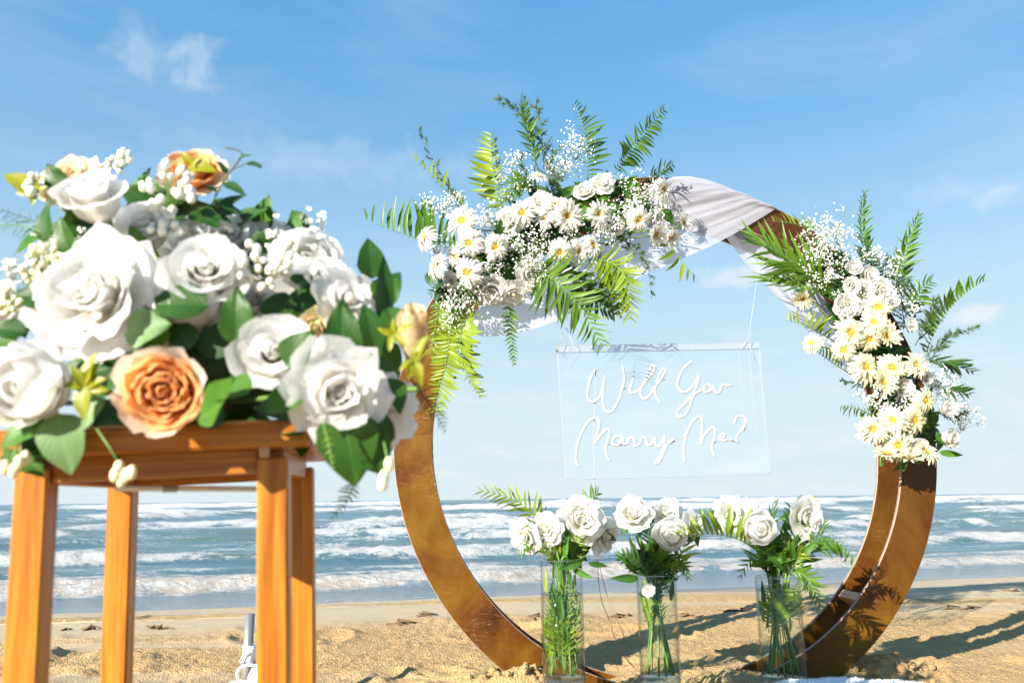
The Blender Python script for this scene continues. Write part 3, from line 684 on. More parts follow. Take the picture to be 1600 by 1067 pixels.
def petal_shape(r0, phi0, phi1, L, W, lip=0.0, ruf=0.0, seed=0, nu=8, nv=8, point=0.0, wrap=1.0, ramp=0.5):
    """one petal round the +Z axis, pointing along +X: rises from angle phi0 to phi1 (90 = upright), lip curls it back out"""
    rg = random.Random(seed); ph = [rg.uniform(0, 6.28) for _ in range(4)]; V = []; G = []
    prof = [(r0, 0.0)]
    K = 24
    for k in range(K):
        v = (k + 0.5) / K; a = phi0 + (phi1 - phi0) * min(1, v / ramp) + lip * max(0, (v - 0.62) / 0.38) ** 1.6
        a = math.radians(a); prof.append((prof[-1][0] + math.cos(a) * L / K, prof[-1][1] + math.sin(a) * L / K))
    for j in range(nv + 1):
        for i in range(nu + 1):
            u = -1 + 2 * i / nu; v0 = j / nv
            v = v0 * (1 - 0.13 * abs(u) ** 2.6 * v0 - point * abs(u) * v0) + 0.10 * ruf * v0 ** 3 * math.sin(4 * u + ph[0])
            v = max(0, min(1, v)); f = v * K; k = min(K - 1, int(f)); t = f - k
            r = prof[k][0] * (1 - t) + prof[k + 1][0] * t; z = prof[k][1] * (1 - t) + prof[k + 1][1] * t
            wv = W * (0.28 + 0.72 * math.sin(math.pi * min(0.5, 0.08 + 0.62 * v0)) ** 1.0) * (1 - 0.16 * max(0, (v0 - .7) / .3) ** 2 * (1 + 2 * point))
            rr = max(r, 0.35 * W / max(.2, wrap)); th = u * wv / rr * wrap
            d = ruf * v0 ** 1.5 * (math.sin(4.2 * u + ph[1]) + 0.7 * math.sin(8.5 * u + ph[2] + 3 * v0)) * (0.4 + 0.6 * abs(u))
            x = (r + d) * math.cos(th) if wrap > 0.99 else r + d - (1 - math.cos(th)) * rr; y = (r + d) * math.sin(th) if wrap > 0.99 else rr * math.sin(th)
            if wrap > 0.99 and r < 0.35 * W: x = r + d - rr * (1 - math.cos(th)); y = rr * math.sin(th)
            V.append((x, y, z + d * 0.6)); G.append(v0)
    F = [(j * (nu + 1) + i, j * (nu + 1) + i + 1, (j + 1) * (nu + 1) + i + 1, (j + 1) * (nu + 1) + i) for j in range(nv) for i in range(nu)]
    return V, F, G
# layers, inner to outer: (count, r0, phi0, phi1, length, half width, lip, ruffle, lift)
STYLE = {
    'rose': ([(3, .02, 75, 97, .66, .24, -10, .01, .22), (4, .05, 62, 93, .72, .36, -25, .014, .14)], [(5, .08, 50, 88, .80, .48, -55, .02, .08), (5, .10, 38, 80, .92, .62, -75, .03, .02), (6, .10, 22, 66, 1.02, .66, -70, .04, -.04)]),
    'cup': ([(3, .02, 75, 96, .80, .26, -10, .01, .2), (4, .06, 62, 92, .88, .40, -15, .012, .12)], [(4, .10, 45, 90, 1.0, .62, -30, .02, .05), (5, .12, 30, 86, 1.15, .75, -62, .035, 0), (4, .12, 18, 78, 1.2, .75, -85, .04, -.05)]),
    'peony': ([(6, .03, 60, 95, .52, .30, -15, .05, .16), (7, .10, 52, 88, .60, .38, -25, .06, .10)], [(7, .14, 42, 80, .72, .50, -35, .06, .06), (7, .14, 26, 64, .88, .62, -40, .065, .02), (6, .12, 8, 42, .98, .74, -35, .07, -.03)]),
    'cabbage': ([(6, .03, 66, 96, .50, .22, -10, .05, .18), (8, .10, 58, 90, .55, .27, -20, .06, .13)], [(8, .17, 48, 84, .60, .34, -22, .06, .09), (8, .24, 42, 84, .68, .42, -20, .055, .04), (7, .24, 22, 76, .88, .56, -22, .05, -.02), (6, .22, 10, 72, 1.0, .62, -34, .06, -.06)]),
    'open': ([(4, .03, 60, 86, .42, .24, -30, .05, .10), (5, .06, 40, 70, .55, .34, -35, .06, .06)], [(5, .08, 24, 48, .80, .52, -40, .07, .03), (6, .08, 4, 22, 1.02, .60, -35, .075, -.02)]),
    'ball': ([(3, .02, 10, 165, 1.15, .42, 0, .01, .16), (4, .04, 6, 155, 1.45, .52, 0, .015, .10)], [(4, .06, 2, 142, 1.70, .66, -6, .02, .05), (5, .08, 0, 126, 1.80, .74, -14, .028, .0), (5, .10, 0, 96, 1.55, .80, -34, .04, -.04), (4, .10, 0, 50, 1.15, .66, -30, .05, -.05)]),
    'ruffle': ([(4, .03, 60, 95, .48, .30, -15, .06, .16), (5, .08, 55, 92, .58, .42, -25, .085, .12)], [(5, .12, 40, 84, .74, .60, -45, .10, .06), (5, .12, 22, 62, .92, .78, -55, .11, .02), (6, .10, 0, 30, 1.05, .84, -40, .115, -.04)]),
    'tulip': ([(3, .03, 60, 94, 1.35, .40, -4, .01, .1)], [(3, .05, 48, 94, 1.55, .62, -6, .015, .04), (3, .06, 40, 92, 1.6, .66, -12, .02, 0)]),
}
PETAL_CACHE = {}
def flower_protos(style, mats, var):
    key = (style, var, mats[0].name)
    if key in PETAL_CACHE: return PETAL_CACHE[key]
    core, outer = STYLE[style]; rg = random.Random(hash(style) % 1000 if False else sum(map(ord, style)) + var * 77)
    m = MB(); sd_ = var * 100
    for (n, r0, p0, p1, L, W, lip, ruf, lift) in core:
        for k in range(n):
            V, F, G = petal_shape(r0, p0, p1, L, W, lip, ruf, sd_ + k, 6, 6, ramp=1.0 if style == 'ball' else 0.5); sd_ += 7
            R = Matrix.Rotation(6.283 * k / n + rg.uniform(-.25, .25) + n, 3, 'Z') @ Matrix.Rotation(rg.uniform(-.06, .1), 3, 'Y')
            m.add([R @ Vector(v) + Vector((0, 0, lift)) for v in V], F, 0, G)
    m.ball((0, 0, .40), .15, 0, 1.3, 8, 6)
    cme = mesh(style + '_heart', m.V, m.F, mats[0], True, {'grad': m.A})
    pets = []
    for li, (n, r0, p0, p1, L, W, lip, ruf, lift) in enumerate(outer):
        shapes = []
        for s in range(2):
            V, F, G = petal_shape(r0, p0, p1, L, W, lip, ruf, sd_ + s * 31 + li * 5, 8, 8, ramp=1.0 if style == 'ball' else 0.5)
            shapes.append(mesh(style + '_petal', V, F, mats[min(li + (1 if len(mats) > len(outer) else 0), len(mats) - 1)] if len(mats) > 1 else mats[0], True, {'grad': G}, None, [((q % 9) / 8, q // 9 / 8) for q in range(len(V))]))
        for k in range(n):
            R = Matrix.Rotation(6.283 * (k + .5 * li) / n + rg.uniform(-.2, .2), 3, 'Z') @ Matrix.Rotation(rg.uniform(-.12, .12), 3, 'Y')
            pets.append((shapes[k % 2], mtx((0, 0, lift + rg.uniform(-.02, .02)), R, rg.uniform(.93, 1.06))))
    PETAL_CACHE[key] = (cme, pets); return cme, pets
def bloom(parent, name, style, mats, loc, axis, R, var=0, spin=None, depth=2):
    """a flower head of layered petals: a mesh for its heart with each outer petal a child"""
    cme, pets = flower_protos(style, mats, var)
    inv = wm(parent).inverted()
    o = link(name, cme, parent, inv @ mtx(loc, frame(axis, spin=rnd.uniform(0, 6.28) if spin is None else spin), R))
    for me, mw in pets: link('petal', me, o, mw)
    return o
def vis(ax, ay, az=1.0): return (RT * ax + UP * ay - FW * az).normalized()     # a direction seen from the camera: right, up, towards

M_GERB2 = petal_mat('pale_yellow_gerbera_petal', (0.62, 0.44, 0.03), (0.72, 0.70, 0.50), 0.34, lines=0.0)
GERB = []
for var in range(8):
    gm = M_GERB if var < 4 else M_GERB2; var %= 4; rg = random.Random(900 + var); m = MB()
    for ring, (n, L, W, tilt, lift) in enumerate(((26, 1.0, .105, 10, 0), (24, .92, .10, 20, .03), (20, .66, .085, 38, .05), (16, .40, .06, 58, .06))):
        for k in range(n):
            if rg.random() < .05: continue
            a = 6.283 * (k + rg.uniform(-.35, .35) + .5 * ring) / n; L_ = L * rg.uniform(.78, 1.1); tl = math.radians(tilt + rg.uniform(-16, 18) + (0, 14, -6, 24)[var]); V = []; G = []
            for j in range(5):
                v = j / 4; w_ = W * (.45, .85, 1.0, .85, .25)[j]; bend = tl - v * v * (.55 if var != 3 else .2)
                r = .12 + L_ * .88 * v * math.cos(bend * .8); z = lift + L_ * .88 * v * math.sin(bend) * .8
                for s in (-1, 0, 1): V.append(Vector((r, s * w_, z - (abs(s) - .5) * -.018)))
                G += [min(1, v * 1.9 + (.05, .0, -.25, -.5)[ring])] * 3
            F = [(3 * j + i, 3 * j + i + 1, 3 * j + i + 4, 3 * j + i + 3) for j in range(4) for i in range(2)]
            R = Matrix.Rotation(a, 3, 'Z') @ Matrix.Rotation(rg.uniform(-.2, .2), 3, 'X')
            m.add([R @ v for v in V], F, 0, [max(0, g) for g in G])
    pm = mesh('gerbera_petals', m.V, m.F, gm, True, {'grad': m.A})
    m = MB(); m.lathe([(0.001, .10), (.09, .105), (.17, .09), (.215, .05), (.2, -.02)], 14)
    for k in range(46):
        a = rg.uniform(0, 6.28); r = .21 * math.sqrt(rg.random()); m.ball((r * math.cos(a), r * math.sin(a), .10 - r * r * .8), .026, 0, 1.3, 4, 3)
    cm = mesh('gerbera_centre', m.V, m.F, M_GCEN, True); GERB.append((pm, cm))
def gerbera(parent, loc, axis, R, var=0):
    pm, cm = GERB[var]; inv = wm(parent).inverted()
    axis = (axis + vis(rnd.uniform(-1, 1), rnd.uniform(-1, 1), .1) * .22).normalized(); R *= rnd.uniform(.88, 1.06)
    o = link('gerbera_daisy', pm, parent, inv @ mtx(loc, frame(axis, spin=rnd.uniform(0, 6.28)), (R, R * rnd.uniform(.9, 1.0), R * rnd.uniform(.8, 1.4)))); link('flower_center', cm, o)
    return o

LEAFS = {}
def leaf_mesh(kind, mat):
    key = (kind, mat.name)
    if key in LEAFS: return LEAFS[key]
    W, pt, fold, bend, wav = {'oval': (.36, 1.0, .18, .25, .02), 'round': (.46, .8, .12, .2, .035), 'spear': (.19, 1.2, .25, .12, .01), 'curl': (.40, .9, .35, -.6, .05), 'wide': (.50, .8, .08, .32, .03)}[kind]
    V = []; UV = []; nu, nv = 8, 12
    for j in range(nv + 1):
        v = j / nv; w_ = W * (math.sin(math.pi * v ** .72) ** .75) * (1 - .25 * v ** 3 * pt) if 0 < v < 1 else 0.0
        for i in range(nu + 1):
            u = -1 + 2 * i / nu; ser = 1 + .03 * math.sin(v * 60) * (abs(u) > .9)
            V.append((u * w_ * ser, v, -bend * v * v + fold * abs(u) * w_ + wav * math.sin(9 * v + 2.2 * u) * abs(u))); UV.append((.5 + .5 * u, v))
    F = [(j * (nu + 1) + i, j * (nu + 1) + i + 1, (j + 1) * (nu + 1) + i + 1, (j + 1) * (nu + 1) + i) for j in range(nv) for i in range(nu)]
    LEAFS[key] = mesh('leaf_' + kind, V, F, mat, True, None, None, UV); return LEAFS[key]
def leaf(parent, base, tip, nrm, kind='oval', mat=None, wid=1.0, name='leaf'):
    """a leaf from base to tip; nrm is roughly the way its face looks"""
    base, tip = Vector(base), Vector(tip); y = tip - base; L = y.length; y.normalize(); x = y.cross(Vector(nrm)).normalized(); z = x.cross(y)
    R = Matrix((x, y, z)).transposed(); inv = wm(parent).inverted()
    return link(name, leaf_mesh(kind, mat or M_LEAF), parent, inv @ mtx(base, R, (L * wid, L, L)))

# fern leaflets: a few shared blades 1 long
def blade(W, curve, droop):
    V = []
    for j in range(5):
        v = j / 4; w_ = W * (.55, 1.0, .95, .62, .04)[j]
        for s in (-1, 0, 1): V.append((s * w_ + curve * v * v, v, (abs(s)) * w_ * .35 - droop * v * v))
    return V, [(3 * j + i, 3 * j + i + 1, 3 * j + i + 4, 3 * j + i + 3) for j in range(4) for i in range(2)]
BLADE_CACHE = {}
def blade_mesh(k, mat, fat):
    key = (k, mat.name, fat)
    if key not in BLADE_CACHE:
        V, F = blade(fat * .85 * (.9 + .1 * k), (.12, .26, -.06)[k], (.15, .28, .45)[k]); BLADE_CACHE[key] = mesh('leaflet', V, F, mat, True)
    return BLADE_CACHE[key]
def frond(parent, base, mid, tip, n, L, sides=(1, 1), mat=None, fat=.085, nrm=None, ang=(68, 34), single=True, name='fern_frond', rs=.0022, t0=.12, root=None, taper=.35):
    """a pinnate frond: stem from base over mid to tip, n leaflets a side. single: each leaflet its own object"""
    mat = mat or M_FERN; pts = bez(base, mid, tip, 22); m = MB(); m.tube(pts, [rs * (1 - .75 * i / 21) for i in range(22)], 5)
    o = m.build(name, M_STEM if mat is not M_FERN_D else M_DSTEM, parent) if root is None else root
    if root is not None:
        me = m.build('stem', M_STEM, parent)
    host = o
    N = Vector(nrm) if nrm is not None else vis(rnd.uniform(-.5, .5), rnd.uniform(-.3, .5))
    inv = wm(host).inverted(); J = MB(); rg = rnd
    bpy_inv = wm(parent).inverted()
    for k in range(n):
        t = t0 + (1 - t0) * (k + .3) / n; f = t * 21; i = min(20, int(f)); p = pts[i].lerp(pts[i + 1], f - i); tg = (pts[i + 1] - pts[i]).normalized()
        prof = (min(1.0, .45 + 2.2 * (t - t0) / (1 - t0)) * (1 - (1 - taper) * max(0, (t - .35) / .65) ** 1.3))
        for sgn, on in ((-1, sides[0]), (1, sides[1])):
            if not on or rg.random() < .03: continue
            a = math.radians(ang[0] + (ang[1] - ang[0]) * t + rg.uniform(-7, 7))
            Nn = (N + Vector((rg.uniform(-.45, .45), rg.uniform(-.45, .45), rg.uniform(-.45, .45)))).normalized()
            sd_ = tg.cross(Nn).normalized() * sgn; y = (tg * math.cos(a) + sd_ * math.sin(a)).normalized(); x = y.cross(Nn).normalized() ; z = x.cross(y)
            if sgn < 0: x = -x; z = -z if False else z
            R = Matrix((x, y, x.cross(y))).transposed(); s = L * on * prof * rg.uniform(.88, 1.1)
            M4 = mtx(p, R, s)
            if single: link('leaflet', blade_mesh(rg.randrange(3), mat, fat), host, host_inv(host) @ M4)
            else:
                V, F = blade(fat, .12, .2); J.add([M4 @ Vector(v) for v in V], F)
    if not single:
        ob = J.build('leaflets', mat, host); tag(ob, kind='stuff')
    return o
def host_inv(o): return wm(o).inverted()
def plume(parent, base, mid, tip, W, dens=260, mat=None, name='asparagus_fern'):
    """feathery asparagus fern: side twigs set with needles"""
    m = MB(); pts = bez(base, mid, tip, 16); m.tube(pts, [.0018 * (1 - .7 * i / 15) for i in range(16)], 4); J = MB()
    nb = max(6, dens // 14)
    for k in range(nb):
        t = .12 + .88 * k / nb; f = t * 15; i = min(14, int(f)); p = pts[i].lerp(pts[i + 1], f - i); tg = (pts[i + 1] - pts[i]).normalized()
        d = Vector((rnd.uniform(-1, 1), rnd.uniform(-1, 1), rnd.uniform(-1, 1))); d = (d - tg * d.dot(tg)).normalized(); d = (d + tg * .9).normalized()
        Lb = W * (1.1 - .7 * t) * rnd.uniform(.5, 1.1); q = p + d * Lb; m.tube([p, p.lerp(q, .5) + Vector((0, 0, .08 * Lb)), q], .0007, 3, 0, False)
        for _ in range(24):
            s = rnd.random(); b = p.lerp(q, s); e = (d + Vector((rnd.uniform(-1, 1), rnd.uniform(-1, 1), rnd.uniform(-1, 1))) * 1.1).normalized() * W * rnd.uniform(.2, .42)
            sd_ = e.cross(FW).normalized() * .0013; J.add([b - sd_, b + sd_, b + e], [(0, 1, 2)])
    o = m.build(name, M_DSTEM, parent); x = J.build('needles', mat or M_PLUM, o, False); tag(x, kind='stuff'); return o
def gypso(parent, c, R, n=150, name='babys_breath', stem=True, br=.0038):
    """a cloud of tiny white blooms on hair thin branching stems"""
    c = Vector(c); m = MB(); J = MB(); root = c + Vector((rnd.uniform(-.2, .2) * R, .5 * R, -.9 * R))
    hubs = [c + Vector((rnd.gauss(0, .5), rnd.gauss(0, .35), rnd.gauss(0, .5))) * R for _ in range(max(5, n // 9))]
    for h in hubs:
        if stem: m.tube([root, root.lerp(h, .5) + Vector((rnd.uniform(-.1, .1), 0, rnd.uniform(-.1, .1))) * R, h], .0005, 3, 0, False)
        for _ in range(n // len(hubs)):
            p = h + Vector((rnd.gauss(0, .2), rnd.gauss(0, .2), rnd.gauss(0, .2))) * R
            if stem: m.tube([h, p], .00035, 3, 0, False)
            r = br * rnd.uniform(.6, 1.2); q = frame((rnd.uniform(-1, 1), rnd.uniform(-1.4, .3), rnd.uniform(-.3, 1)), spin=rnd.random() * 6)
            V = [q @ Vector((math.cos(a) * r, math.sin(a) * r, z * r)) for a, z in [(k * 1.047, .35 if k % 2 else .75) for k in range(6)]] + [q @ Vector((0, 0, 0)), q @ Vector((0, 0, -.5 * r))]
            J.add([v + p for v in V], [(k, (k + 1) % 6, 6) for k in range(6)] + [((k + 1) % 6, k, 7) for k in range(6)])
    if not m.V: m.tube([root, c], .0005, 3)
    o = m.build(name, M_STEM, parent); x = J.build('blossoms', M_GYP, o, False); tag(x, kind='stuff'); return o

# ---------------------------------------------------------------- flowers on the arch
def pxl(n, d=2.85): return n * d / F_PX
def thing(name, loc, label, cat, group=None):
    o = empty(name, loc); tag(o, label, cat, group); return o
BUD = {}
def arr_frond(P, base, mid, tip, L, n, sides=(1, 1), mat=None, off=(-.05, -.12, -.12), fat=.085, nrm=None, ang=(68, 34), single=True, name='fern_frond', taper=.35, rs=.0022):
    return frond(P, rp(*base, off[0]), rp(*mid, off[1]), rp(*tip, off[2]), n, pxl(L) * 1.15, sides, mat, fat, nrm, ang, single, name, rs, taper=taper)
A1 = thing('flower_arrangement', rp(850, 390, 0), 'wide spray of white daisies, ferns and gypsophila across the top left of the round arch', 'flower arrangement', 'flower arrangements tied to the arch')
FY, FG, FD = M_FERN_Y, M_FERN, M_FERN_D
arr_frond(A1, (735, 395), (650, 372), (568, 341), 66, 17, (0.12, 1), FG, fat=.07, ang=(84, 62), nrm=vis(.1, .1))
arr_frond(A1, (745, 345), (690, 290), (640, 243), 36, 13, (.25, 1), FY, fat=.075, ang=(80, 40))
arr_frond(A1, (792, 345), (772, 275), (768, 208), 42, 19, (1, .45), FY, fat=.11, ang=(78, 50), nrm=vis(-.4, .1))
arr_frond(A1, (842, 270), (826, 205), (818, 150), 34, 16, (.7, .9), FG, fat=.10, ang=(50, 25))
arr_frond(A1, (915, 300), (916, 225), (896, 160), 44, 22, (.35, 1), FG, fat=.06, ang=(80, 50), nrm=vis(.2, 0))
arr_frond(A1, (955, 280), (995, 225), (1038, 170), 30, 24, (.85, 1), FG, fat=.12, ang=(78, 55), nrm=vis(.45, .2))
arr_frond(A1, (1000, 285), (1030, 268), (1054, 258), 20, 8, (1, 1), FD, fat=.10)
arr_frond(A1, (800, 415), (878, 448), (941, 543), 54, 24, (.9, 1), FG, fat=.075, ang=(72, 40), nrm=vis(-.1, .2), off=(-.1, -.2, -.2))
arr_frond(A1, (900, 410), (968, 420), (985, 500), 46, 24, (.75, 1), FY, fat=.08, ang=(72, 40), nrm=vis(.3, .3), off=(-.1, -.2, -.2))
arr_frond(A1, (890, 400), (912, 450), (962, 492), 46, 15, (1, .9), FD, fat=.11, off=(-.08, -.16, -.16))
arr_frond(A1, (935, 400), (962, 440), (965, 490), 34, 14, (1, 1), FG, fat=.12, off=(-.08, -.14, -.14))
arr_frond(A1, (748, 465), (720, 540), (752, 622), 34, 24, (1, .4), FY, fat=.13, ang=(66, 40), nrm=vis(-.3, .2), off=(-.1, -.16, -.14))
arr_frond(A1, (708, 470), (698, 560), (680, 645), 40, 28, (1, .7), FY, fat=.10, ang=(84, 60), nrm=vis(-.2, .1), off=(-.08, -.12, -.1))
arr_frond(A1, (793, 440), (797, 510), (804, 570), 17, 18, (.9, .9), FG, fat=.13, single=False)
arr_frond(A1, (1030, 350), (1058, 400), (1088, 432), 30, 7, (.2, 1), FY, fat=.14, off=(-.08, -.16, -.16))
arr_frond(A1, (720, 452), (695, 448), (672, 462), 20, 8, (1, 1), FD, fat=.1, single=False)
arr_frond(A1, (690, 460), (682, 500), (672, 560), 30, 18, (1, .5), FY, fat=.11, single=False, off=(-.05, -.08, -.08))
arr_frond(A1, (870, 420), (850, 440), (830, 462), 26, 9, (1, 1), FG, fat=.13)
arr_frond(A1, (850, 300), (812, 285), (790, 330), 24, 10, (1, 1), FG, fat=.15, single=False)
for b, md, t, Wp in (((835, 270), (825, 200), (776, 147), 30), ((850, 265), (845, 205), (838, 160), 26), ((735, 340), (688, 270), (650, 196), 20), ((780, 300), (775, 250), (772, 215), 14),
                     ((955, 375), (1000, 395), (1018, 468), 18), ((930, 380), (985, 390), (1015, 420), 20), ((865, 300), (858, 260), (880, 230), 22), ((1010, 300), (1030, 275), (1048, 262), 14),
                     ((835, 300), (820, 270), (810, 240), 22), ((860, 330), (862, 300), (868, 275), 26)):
    plume(A1, rp(*b, -.04), rp(*md, -.1), rp(*t, -.1), pxl(Wp), 260 if Wp > 22 else 170)
for x, y, r, d_ in ((690, 316, 26, -.12), (715, 318, 22, -.12), (790, 285, 34, -.1), (800, 262, 22, -.1), (880, 245, 40, -.08), (900, 225, 26, -.08), (865, 262, 22, -.08), (985, 312, 36, -.13), (968, 330, 26, -.14), (1010, 300, 26, -.12), (1030, 325, 24, -.13),
                    (720, 470, 36, -.16), (700, 480, 24, -.16), (742, 448, 26, -.17), (760, 372, 26, -.12), (820, 400, 34, -.18), (850, 385, 30, -.18), (835, 420, 26, -.18), (770, 340, 26, -.12), (945, 355, 22, -.16), (900, 372, 26, -.16), (690, 395, 22, -.12), (795, 372, 22, -.17), (760, 415, 22, -.18)):
    gypso(A1, rp(x, y, d_), pxl(r), int(55 + r * 3.6))
GER1 = [(722, 345, 30, -.3, .35, 0), (734, 380, 29, -.2, .1, 0), (774, 386, 28, -.05, -.1, 0), (731, 426, 31, -.1, -.1, 0), (816, 333, 28, .1, .0, 2), (869, 325, 30, .0, .35, 0), (886, 337, 29, .1, -.25, 1), (935, 335, 28, .75, .0, 1), (875, 394, 27, .0, -.2, 2),
        (903, 394, 24, .8, -.1, 1), (926, 384, 25, .55, .65, 0), (664, 371, 26, -1.6, .4, 2), (681, 416, 26, -1.7, .1, 2), (842, 275, 22, .1, 2.6, 2), (1035, 297, 27, .7, .0, 1), (998, 343, 27, .15, -.05, 0), (1022, 367, 24, .9, -.6, 3), (1046, 372, 23, .9, -.5, 3), (1066, 348, 22, 1.5, .5, 3), (712, 402, 22, -.9, .3, 3), (850, 345, 20, -.3, .9, 1)]
for x, y, r, ax, ay, v in GER1:
    p = rp(x, y, -.20 if r > 25 else -.17); gerbera(A1, p, vis(ax, ay), pxl(r, 2.7), v)
    m = MB(); m.tube(bez(p + FW * .02 - vis(ax, ay) * .01, p - vis(ax, ay) * .05 + FW * .03, p + (rp(850, 380, -.02) - p) * .45, 6), .0025, 5); m.build('flower_stem', M_STEM, A1)
for i, (x, y, r, ax, ay, st) in enumerate(((770, 452, 24, -.1, -.5, 'ruffle'), (800, 455, 24, .3, -.7, 'open'), (828, 428, 26, .2, -.2, 'peony'), (940, 291, 21, .1, .6, 'ruffle'), (914, 303, 18, -.3, .5, 'peony'), (800, 346, 24, -.5, -.1, 'ruffle'), (846, 320, 20, -.1, .3, 'ruffle'), (752, 440, 20, -.2, -.6, 'cup'),
                                   (706, 440, 18, -.9, -.2, 'open'), (960, 355, 16, .5, -.1, 'peony'))):
    bloom(A1, 'rose', st, [M_ROSE], rp(x, y, -.13), vis(ax, ay), pxl(r), i % 2)
for i in range(120):                        # broad leaves and stems packed behind the blooms
    t = rnd.random(); x = 695 + 315 * t + rnd.uniform(-25, 25); y = 450 - 135 * math.sin(min(1, t * 1.1) * 1.57) + rnd.uniform(-30, 34)
    b = rp(x, y, -.05 - rnd.random() * .06); d = vis(rnd.uniform(-1, 1), rnd.uniform(-1, 1), rnd.uniform(-.2, .7))
    leaf(A1, b, b + d * pxl(rnd.uniform(26, 48)), vis(rnd.uniform(-.8, .8), rnd.uniform(-.6, 1)), rnd.choice(['oval', 'spear', 'oval']), rnd.choice([M_LEAF, M_LEAF, M_LEAF_B]), rnd.uniform(.7, 1.1))
m = MB()
for k in range(7): m.ball(rp(735 + 45 * k, 445 - 120 * math.sin(k / 6.5 * 1.57), -.035), .04, 0, .8, 8, 6)
tag(m.build('flower_foam', M_FERN_D, A1), kind='stuff')

A2 = thing('flower_arrangement', rp(1400, 560, 0), 'cascade of pale yellow daisies and palm leaves down the right side of the round arch', 'flower arrangement', 'flower arrangements tied to the arch')
arr_frond(A2, (1318, 468), (1248, 415), (1175, 372), 62, 15, (.9, 1), FG, fat=.055, ang=(28, 20), nrm=vis(0, .1), off=(-.08, -.16, -.18), rs=.003, taper=.6)
arr_frond(A2, (1325, 455), (1270, 428), (1222, 420), 70, 10, (1, 1), FG, fat=.055, ang=(30, 14), nrm=vis(0, .3), off=(-.08, -.14, -.16), rs=.003, taper=.7)
arr_frond(A2, (1318, 462), (1262, 452), (1200, 438), 58, 9, (.6, 1), FG, fat=.06, ang=(26, 12), nrm=vis(0, .4), off=(-.08, -.14, -.16), rs=.003, taper=.7)
arr_frond(A2, (1300, 372), (1250, 352), (1206, 346), 26, 12, (.2, 1), FY, fat=.10, ang=(80, 60))
arr_frond(A2, (1372, 470), (1350, 380), (1350, 299), 34, 24, (.6, 1), FG, fat=.10, ang=(52, 30), nrm=vis(.2, .1), off=(-.03, -.05, -.08))
arr_frond(A2, (1402, 480), (1412, 405), (1437, 335), 36, 22, (.8, .9), FG, fat=.09, ang=(50, 26), nrm=vis(-.2, .2), off=(-.03, -.05, -.08))
arr_frond(A2, (1440, 575), (1478, 490), (1540, 438), 34, 24, (1, .15), FG, fat=.13, ang=(84, 60), nrm=vis(.2, .1), off=(-.02, -.05, -.05))
arr_frond(A2, (1305, 535), (1265, 512), (1228, 500), 30, 12, (.2, 1), FY, fat=.10, ang=(82, 60))
arr_frond(A2, (1330, 585), (1292, 560), (1256, 532), 22, 14, (.3, 1), FY, fat=.10, ang=(80, 60))
arr_frond(A2, (1375, 660), (1345, 640), (1312, 634), 26, 11, (1, .3), FG, fat=.10, ang=(72, 50))
arr_frond(A2, (1425, 520), (1432, 470), (1455, 440), 32, 12, (1, 1), FG, fat=.11, off=(-.03, -.06, -.06))
arr_frond(A2, (1440, 560), (1480, 568), (1522, 582), 34, 9, (1, .8), FD, fat=.10, ang=(40, 20))
arr_frond(A2, (1450, 600), (1490, 610), (1516, 616), 26, 8, (1, .8), FD, fat=.10, ang=(40, 20), single=False)
arr_frond(A2, (1390, 440), (1372, 410), (1355, 372), 22, 12, (1, .4), FD, fat=.09, single=False)
for b, md, t, Wp in (((1445, 560), (1480, 530), (1528, 508), 22), ((1440, 590), (1470, 540), (1500, 515), 18), ((1368, 610), (1340, 600), (1313, 594), 12), ((1370, 470), (1350, 430), (1345, 395), 26), ((1395, 480), (1400, 440), (1380, 405), 26), ((1420, 520), (1410, 480), (1420, 440), 28), ((1430, 540), (1450, 500), (1462, 470), 26), ((1340, 470), (1318, 430), (1325, 410), 20), ((1450, 640), (1490, 650), (1512, 640), 14)):
    plume(A2, rp(*b, -.03), rp(*md, -.08), rp(*t, -.08), pxl(Wp, 3), 230)
for x, y, r, d_ in ((1285, 372, 38, -.14), (1310, 360, 24, -.12), (1270, 395, 26, -.15), (1275, 420, 20, -.15), (1300, 400, 26, -.13), (1340, 470, 24, -.12), (1390, 430, 26, -.08), (1418, 470, 20, -.08), (1482, 608, 26, -.08), (1470, 590, 18, -.08), (1502, 652, 22, -.03), (1362, 622, 20, -.13), (1320, 480, 18, -.13), (1345, 520, 16, -.14), (1410, 620, 22, -.12), (1290, 435, 18, -.14), (1360, 395, 18, -.08)):
    gypso(A2, rp(x, y, d_), pxl(r, 2.95), int(65 + r * 4.4))
GER2 = [(1372, 480, 26, .1, .1, 0), (1366, 504, 25, .05, .6, 1), (1329, 520, 27, -.1, .0, 0), (1357, 530, 25, .1, -.3, 2), (1384, 526, 25, .4, .6, 3), (1318, 547, 23, -.2, .1, 2), (1352, 574, 29, .05, .3, 0), (1394, 574, 28, .0, -.05, 0), (1430, 571, 24, .35, .5, 1), (1380, 598, 26, .0, .55, 3), (1445, 626, 25, .1, .0, 2),
        (1428, 656, 29, .0, -.1, 0), (1395, 657, 26, -.2, .2, 1), (1363, 672, 25, -.3, .35, 1), (1402, 697, 29, .0, .25, 0), (1446, 706, 27, .25, 1.4, 1), (1385, 710, 24, -.2, 1.3, 3), (1268, 536, 18, -1.5, .3, 2), (1255, 466, 19, -.5, -.8, 3), (1420, 716, 22, .0, 1.6, 3)]
for x, y, r, ax, ay, v in GER2:
    p = rp(x, y, -.16); gerbera(A2, p, vis(ax, ay), pxl(r, 2.85), v + 4)
    m = MB(); m.tube(bez(p - vis(ax, ay) * .01, p - vis(ax, ay) * .05 + FW * .03, p + (rp(1385, 570, -.02) - p) * .4, 6), .0025, 5); m.build('flower_stem', M_STEM, A2)
